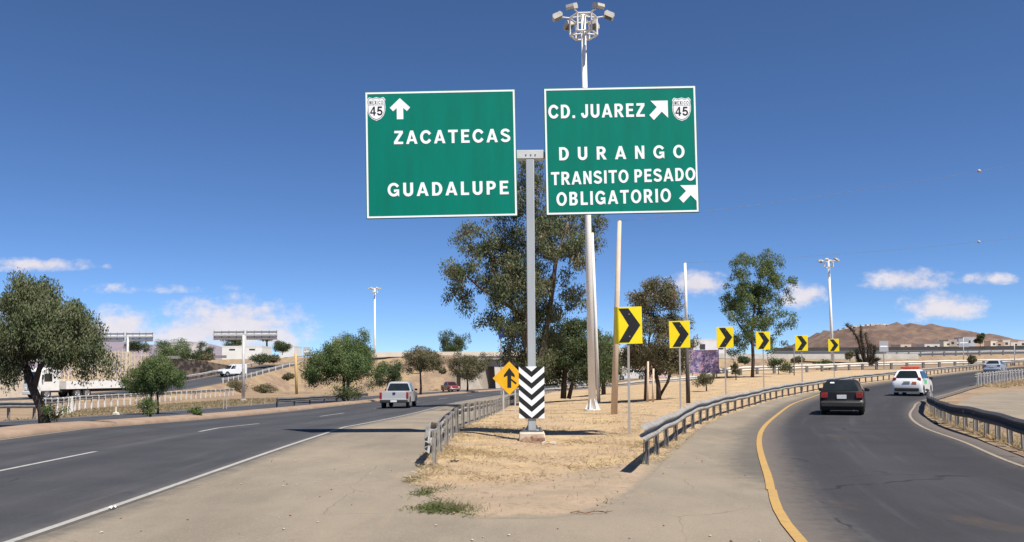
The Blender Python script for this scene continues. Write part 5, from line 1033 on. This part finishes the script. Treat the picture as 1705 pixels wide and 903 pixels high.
def house(name, label, px, py_base, d, w, h, dep, col, rot=0.0, group=None, zb=None, cat='house'):
    c = ray(px, py_base, d); b = Vector((c.x, d, c.z if zb is None else zb)); t = thing(name, label, cat, tuple(b), rot, group); key = 'plaster_%02d%02d%02d' % tuple(int(k*99) for k in col)
    mt = pm(key, col, tuple(k*.85 for k in col), .4, rough=.9); MB().box(0, 0, h/2-2, w, dep, h+4).build('wall', mt, t)
    m = MB()
    for s in (-1, 1): m.box(0, s*(dep/2-.1), h+.25, w, .2, .5); m.box(s*(w/2-.1), 0, h+.25, .2, dep-.4, .5)
    m.box(0, 0, h+.06, w-.4, dep-.4, .12); m.build('roof', pm('roof_'+key, tuple(k*.9 for k in col), None, .5), t)
    nx = max(1, int(w/3.2)); nf = max(1, int(h/3))
    for f in range(nf):
        for k in range(nx):
            MB().box((k+.5)/nx*w-w/2, -dep/2-.02, (f+.55)*h/nf, min(1.3, w/nx*.45), .06, min(1.3, h/nf*.42)).build('window', WINM, t)
    return t
hs = [(1570, 578, 8, 4.5, (.62, .55, .45), 'cream flat roofed house at the left end of the far row'), (1579, 577, 7, 6, (.42, .36, .30), 'narrow brown house in the far row beyond the elevated road'), (1588, 578, 7, 4, (.66, .62, .56), 'low white house in the far row left of the grey sign'), (1606, 577, 9, 8.5, (.45, .47, .50), 'tall grey block behind the grey sign'), (1620, 577, 10, 8.5, (.58, .40, .32), 'tall pinkish block right of the grey sign'),
      (1645, 578, 6, 5, (.68, .62, .52), 'cream house just right of the dark round tree'), (1657, 578, 8, 4, (.52, .36, .27), 'brick coloured low house in the far right row'), (1668, 578, 6, 6, (.62, .58, .5), 'pale two storey house in the far right row'), (1681, 578, 9, 4, (.6, .5, .42), 'long low tan house near the right edge'), (1697, 578, 8, 5, (.66, .6, .54), 'off white house at the right edge of the far row'), (1545, 580, 12, 3, (.68, .64, .6), 'long low white shed at the foot of the brown hill'), (1500, 580, 9, 2.6, (.6, .5, .42), 'low tan shed at the foot of the brown hill')]
for px, py, w, h, col, lb_ in hs: house('house', lb_, px, py, 420, w*.62, h*.48, 9, col, rnd.uniform(-.15, .15), 'far houses beyond the elevated road')
bushy('round_tree', 'dark round tree among the far right houses', 1632, 578, 400, 4.5, 7, 1, LF_DRK, 80, nc=40, nl=40, ls=.9, cs=1.0, droop=.1, zofs=8.5)
for i, px in enumerate(range(1398, 1560, 9)):
    py = np.interp(px, [1390, 1405, 1440, 1480, 1515, 1560], [553, 548.5, 545, 543.5, 546.5, 555])+1.5
    house('hilltop_house', 'tiny white building in the row along the brown hilltop', px+rnd.uniform(-2, 2), py, 1490, rnd.uniform(7, 12), rnd.uniform(3.5, 6.5), 9, rnd.choice([(.72, .70, .68), (.66, .60, .54), (.7, .66, .6)]), 0, 'white buildings along the hilltop', cat='building')
house('warehouse', 'long white building on the slope behind the right blank sign', 412, 586, 195, 9, .75, 9, (.80, .78, .72), .05, cat='building')
house('warehouse', 'low pale building left of the lone dark tree', 318, 583, 190, 6, 1.0, 8, (.66, .6, .58), .05, cat='building')
house('warehouse', 'distant white shed at the top of the left ramp', 485, 583, 240, 4, .5, 9, (.74, .74, .72), 0, cat='building')
house('warehouse', 'pale shop building under the trees behind the cream pole', 1052, 622, 200, 14, 5.5, 9, (.66, .6, .54), 0, cat='building')
house('warehouse', 'pale building behind the trunk of the dark shade tree', 928, 640, 200, 16, 4.5, 9, (.66, .60, .52), 0, cat='building')
house('warehouse', 'white building beyond the elevated road left of the thin tree', 1178, 590, 210, 9, 3.2, 9, (.74, .72, .72), 0, cat='building')
# stone retaining wall under the left fence line
t = thing('stone_wall', 'dark stone retaining wall on the slope behind the two stemmed tree', 'wall', (-59, 150, 0)); MB().prism([(-9, -1), (9, -1), (9, 3.2), (3, 4.2), (-9, 4.4)], 'y', -.4, .4).build('stonework', pm('dark_stone', (.20, .15, .12), (.045, .038, .034), .8, rough=.95, bump=.6, contrast=(.42, .55)), t); t.rotation_euler = (0, 0, R(-12))
MB().box(0, 0, 4.75, 17, .12, .5).build('railing', GALV, t)
t = thing('low_wall', 'low beige wall behind the truck cab at the left edge', 'wall', (-66, 98, -1)); MB().box(0, 0, 1.6, 26, .3, 3.4).build('wall', CREAM, t); MB().box(0, 0, 3.38, 26.2, .42, .12).build('coping', CONC, t)
# ------------------------------------------------------------------ dead grass, weeds, stones and litter
STRAW = leaf_mat('straw', (.54, .42, .24), (.34, .245, .135), (.64, .51, .32)); WEED = leaf_mat('weed', (.10, .125, .035), (.16, .17, .06), (.2, .19, .09))
def blades(name, label, xs, ys_, zs, hmin, hmax, mat, flat=.6, seed=1, w=.006):
    rs = np.random.RandomState(seed); n = len(xs); b = np.stack([xs, ys_, zs], -1); d = rs.normal(size=(n, 3)); d[:, 2] = np.abs(d[:, 2])*(1-flat)+.12; d /= np.linalg.norm(d, axis=1)[:, None]
    s = np.cross(d, rs.normal(size=(n, 3))); s /= np.linalg.norm(s, axis=1)[:, None]; l = rs.uniform(hmin, hmax, n)[:, None]; ww = w*rs.uniform(.6, 1.6, n)[:, None]
    v = np.stack([b-s*ww, b+s*ww, b+d*l], 1).reshape(-1, 3); o = npmesh(name, v, np.arange(3*n).reshape(-1, 3), mat, None, {'tint': np.repeat(rs.uniform(0, 1, n), 3)}); tag(o, label, kind='stuff'); return o
rs = np.random.RandomState(12)
def isl_pts(n, y0, y1, margin, grass=True):
    yy = y0+(y1-y0)*rs.uniform(0, 1, n)**1.25; l, r_ = xl_is(yy)+margin, xr_is(yy)-margin; xx = l+(r_-l)*rs.uniform(0, 1, n)
    gg = sstep(12.0, 13.8, yy+.9*np.exp(-((xx+.5)/.9)**2)-.95*np.maximum(xx-.2, 0)**1.15) if grass else np.ones(n)
    cl = np.sin(xx*2.3+1)*np.sin(yy*1.7)+.6*np.sin(xx*5.1+yy*3.3)
    cl2 = np.sin(xx*1.1+yy*.7+.5)*np.cos(yy*.9-xx*.6); k = rs.uniform(0, 1, n) < gg*np.clip(.34+.30*cl+.34*cl2, .02, 1); return xx[k], yy[k]
def iz(x, y): return g(x, y)+.028
x, y = isl_pts(70000, 11.2, 26, .12); blades('dry_grass', 'short straw coloured dead grass on the island', x, y, iz(x, y), .04, .15, STRAW, .75, 1, .006)
x, y = isl_pts(50000, 24, 75, .15); blades('dry_grass', 'straw coloured dead grass farther back on the island', x, y, iz(x, y), .04, .13, STRAW, .6, 2, .009)
# grass along the inner ramp rail and the lay-by
PI_ = spline(RIN, .3); ii = rs.randint(0, len(PI_), 9000); nn, _ = normals2(PI_); off = np.abs(rs.normal(0, .35, 9000))-.02; x = PI_[ii, 0]+nn[ii, 0]*off; y = PI_[ii, 1]+nn[ii, 1]*off; blades('dry_grass', 'dry grass under the inner ramp rail', x, y, g(x, y)-.03, .06, .30, STRAW, .35, 3, .009)
a, b = np.array(pR[0]), np.array(pR[-1]); u = rs.uniform(0, 1, 6000)[:, None]; pts = a+(b-a)*u+np.array([0.3, -1.0])*rs.uniform(-.2, 2.6, 6000)[:, None]; blades('dry_grass', 'dry grass before the short rail at the far right', pts[:, 0], pts[:, 1], g(pts[:, 0], pts[:, 1])-.03, .1, .4, STRAW, .3, 4, .02)
# verge grass on the left
x = rs.uniform(-30, -21.2, 14000); y = rs.uniform(30, 95, 14000); k = x > np.interp(y, [39, 57, 75, 95], [-22, -29.3, -33.3, -36]); blades('dry_grass', 'dry grass on the left verge below the white posts', x[k], y[k], g(x[k], y[k])-.05, .08, .3, leaf_mat('verge_straw', (.30, .24, .14), (.17, .16, .075), (.33, .25, .16)), .4, 5, .02)
# green weeds
def wpatch(px, py, w, n, seed):
    c = gnd(px, py); r = np.random.RandomState(seed); x = c.x+r.normal(0, w*c.y/F*.45, n); y = c.y+r.normal(0, .16, n); return x, y
ws = [wpatch(*a) for a in [(742, 817, 34, 500, 1), (703, 822, 22, 160, 2), (752, 848, 60, 1500, 3), (790, 852, 40, 500, 4), (725, 846, 26, 500, 5), (830, 838, 30, 90, 6), (960, 835, 60, 140, 7), (855, 752, 14, 120, 8), (752, 788, 26, 160, 9), (690, 800, 16, 160, 10), (880, 830, 40, 60, 11), (940, 815, 60, 80, 12), (1000, 800, 50, 60, 13), (770, 832, 60, 120, 14)]]
x = np.concatenate([a for a, _ in ws]); y = np.concatenate([b for _, b in ws]); blades('green_weeds', 'patches of low green weeds at the tip of the island', x, y, iz(x, y)-.02, .03, .11, WEED, .6, 6, .006)
def stone(name, label, p, s, mat, seed, cat, group=None):
    r = random.Random(seed); bm = bmesh.new(); bmesh.ops.create_icosphere(bm, subdivisions=2, radius=1)
    ph = [r.uniform(0, 6) for _ in range(6)]
    for v in bm.verts:
        k = 1+.18*math.sin(v.co.x*3+ph[0])*math.cos(v.co.y*2.6+ph[1])+.14*math.sin(v.co.z*4+ph[2]+v.co.x*2)+r.uniform(-.06, .06); v.co = Vector((v.co.x*k*s[0], v.co.y*k*s[1], v.co.z*k*s[2]))
    me = bpy.data.meshes.new(name); bm.to_mesh(me); bm.free(); me.materials.append(mat); o = bpy.data.objects.new(name, me); C.objects.link(o); o.location = p; return tag(o, label, cat, group)
RK = pm('reddish_rubble', (.33, .21, .14), (.22, .14, .10), 8, rough=.95, bump=.5); RK2 = pm('pale_rubble', (.50, .44, .37), (.36, .31, .26), 8, rough=.95)
for px, py, s, mt, lb_ in [(876, 741, (.13, .10, .10), RK, 'reddish broken stone against the left of the sign footing'), (892, 740, (.20, .12, .14), RK, 'largest reddish stone in front of the sign footing'), (884, 746, (.07, .05, .04), RK, 'small brown stone in front of the sign footing'), (921, 750, (.09, .06, .05), RK2, 'white stone on the dry grass right of the sign footing'), (905, 748, (.06, .05, .04), RK2, 'small pale stone beside the sign footing'), (901, 729, (.07, .06, .05), RK2, 'pale lump at the right corner of the sign footing')]:
    p = ray(px, py, GY-.40-s[1]-.02*(py-741)); stone('stone', lb_, (p.x, p.y, zi(p.x, p.y)+s[2]*.4), s, mt, int(px), 'stone')
for i in range(60):
    yy = rnd.uniform(9.6, 14); xx = rnd.uniform(float(xl_is(np.array(yy))), float(xr_is(np.array(yy)))); k = rnd.uniform(.007, .018)
    stone('pebble', 'small brown pebble on the bare dirt tip of the island', (xx, yy, gz(xx, yy)+.02), (k, k, k*.7), rnd.choice([RK, RK, RK2]), i, 'pebble', 'pebbles on the bare dirt tip')
for i in range(70):
    yy = rnd.uniform(7.6, 16); xx = rnd.uniform(-4.6, -1.9) if rnd.random() < .6 else rnd.uniform(2.6, 3.8) if yy > 12 else rnd.uniform(-1, 2.4)
    if yy > 9.2 and -2 < xx < 2.5: continue
    k = rnd.uniform(.006, .016); stone('pebble', 'tiny stone lying on the dusty shoulder', (xx, yy, gz(xx, yy)+k*.4), (k, k*1.2, k*.7), rnd.choice([RK, RK2, RK]), i+100, 'pebble', 'grit on the dusty shoulder')
def scrap(label, px, py, w, dz=.006, mat=SIGNW):
    p = gnd(px, py); m = MB(); n = 4; r = random.Random(int(px)); hs_ = [[r.uniform(0, .035) for _ in range(n+1)] for _ in range(n+1)]
    v = [((i/n-.5)*w*(1+.2*hs_[i][j]/.03*.3), (j/n-.5)*w*.8, hs_[i][j]) for i in range(n+1) for j in range(n+1)]; m.add(v, [(i*(n+1)+j, (i+1)*(n+1)+j, (i+1)*(n+1)+j+1, i*(n+1)+j+1) for i in range(n) for j in range(n)])
    o = m.build('paper_scrap', mat, None); o.location = (p.x, p.y, gz(p.x, p.y)+dz); s = o.modifiers.new('thickness', 'SOLIDIFY'); s.thickness = .002; return tag(o, label, 'litter')
scrap('crumpled white paper scrap beside the solid white line at lower left', 187, 848, .07)
p = gnd(700, 773); o = scrap('dark plastic scrap on the grass at the near end of the left rail', 757, 774, .14, .05, BLACK)
# brown twigs on the dirt in front
for px, py, l, a, lb_ in [(985, 856, .5, .15, 'reddish dry twig lying on the dust at the island tip'), (870, 812, .25, .3, 'short dark twig on the bare dirt'), (905, 842, .25, .9, 'dark crooked twig near the green weeds')]:
    c = gnd(px, py); m = MB(); pts = [(l*(k/6-.5), .03*math.sin(k*1.9), .012+.01*math.sin(k*2.3)) for k in range(7)]; m.tube(pts, [.006]*6+[.003], 6)
    for k in range(1, 6): m.tube([pts[k], (pts[k][0]+.05, pts[k][1]+(.07 if k % 2 else -.07), .02)], .004, 5)
    o = m.build('twig', pm('red_twig', (.25, .11, .05), (.14, .07, .04), 10), None); o.location = (c.x, c.y, gz(c.x, c.y)+.012); o.rotation_euler = (0, 0, a); tag(o, lb_, 'twig')
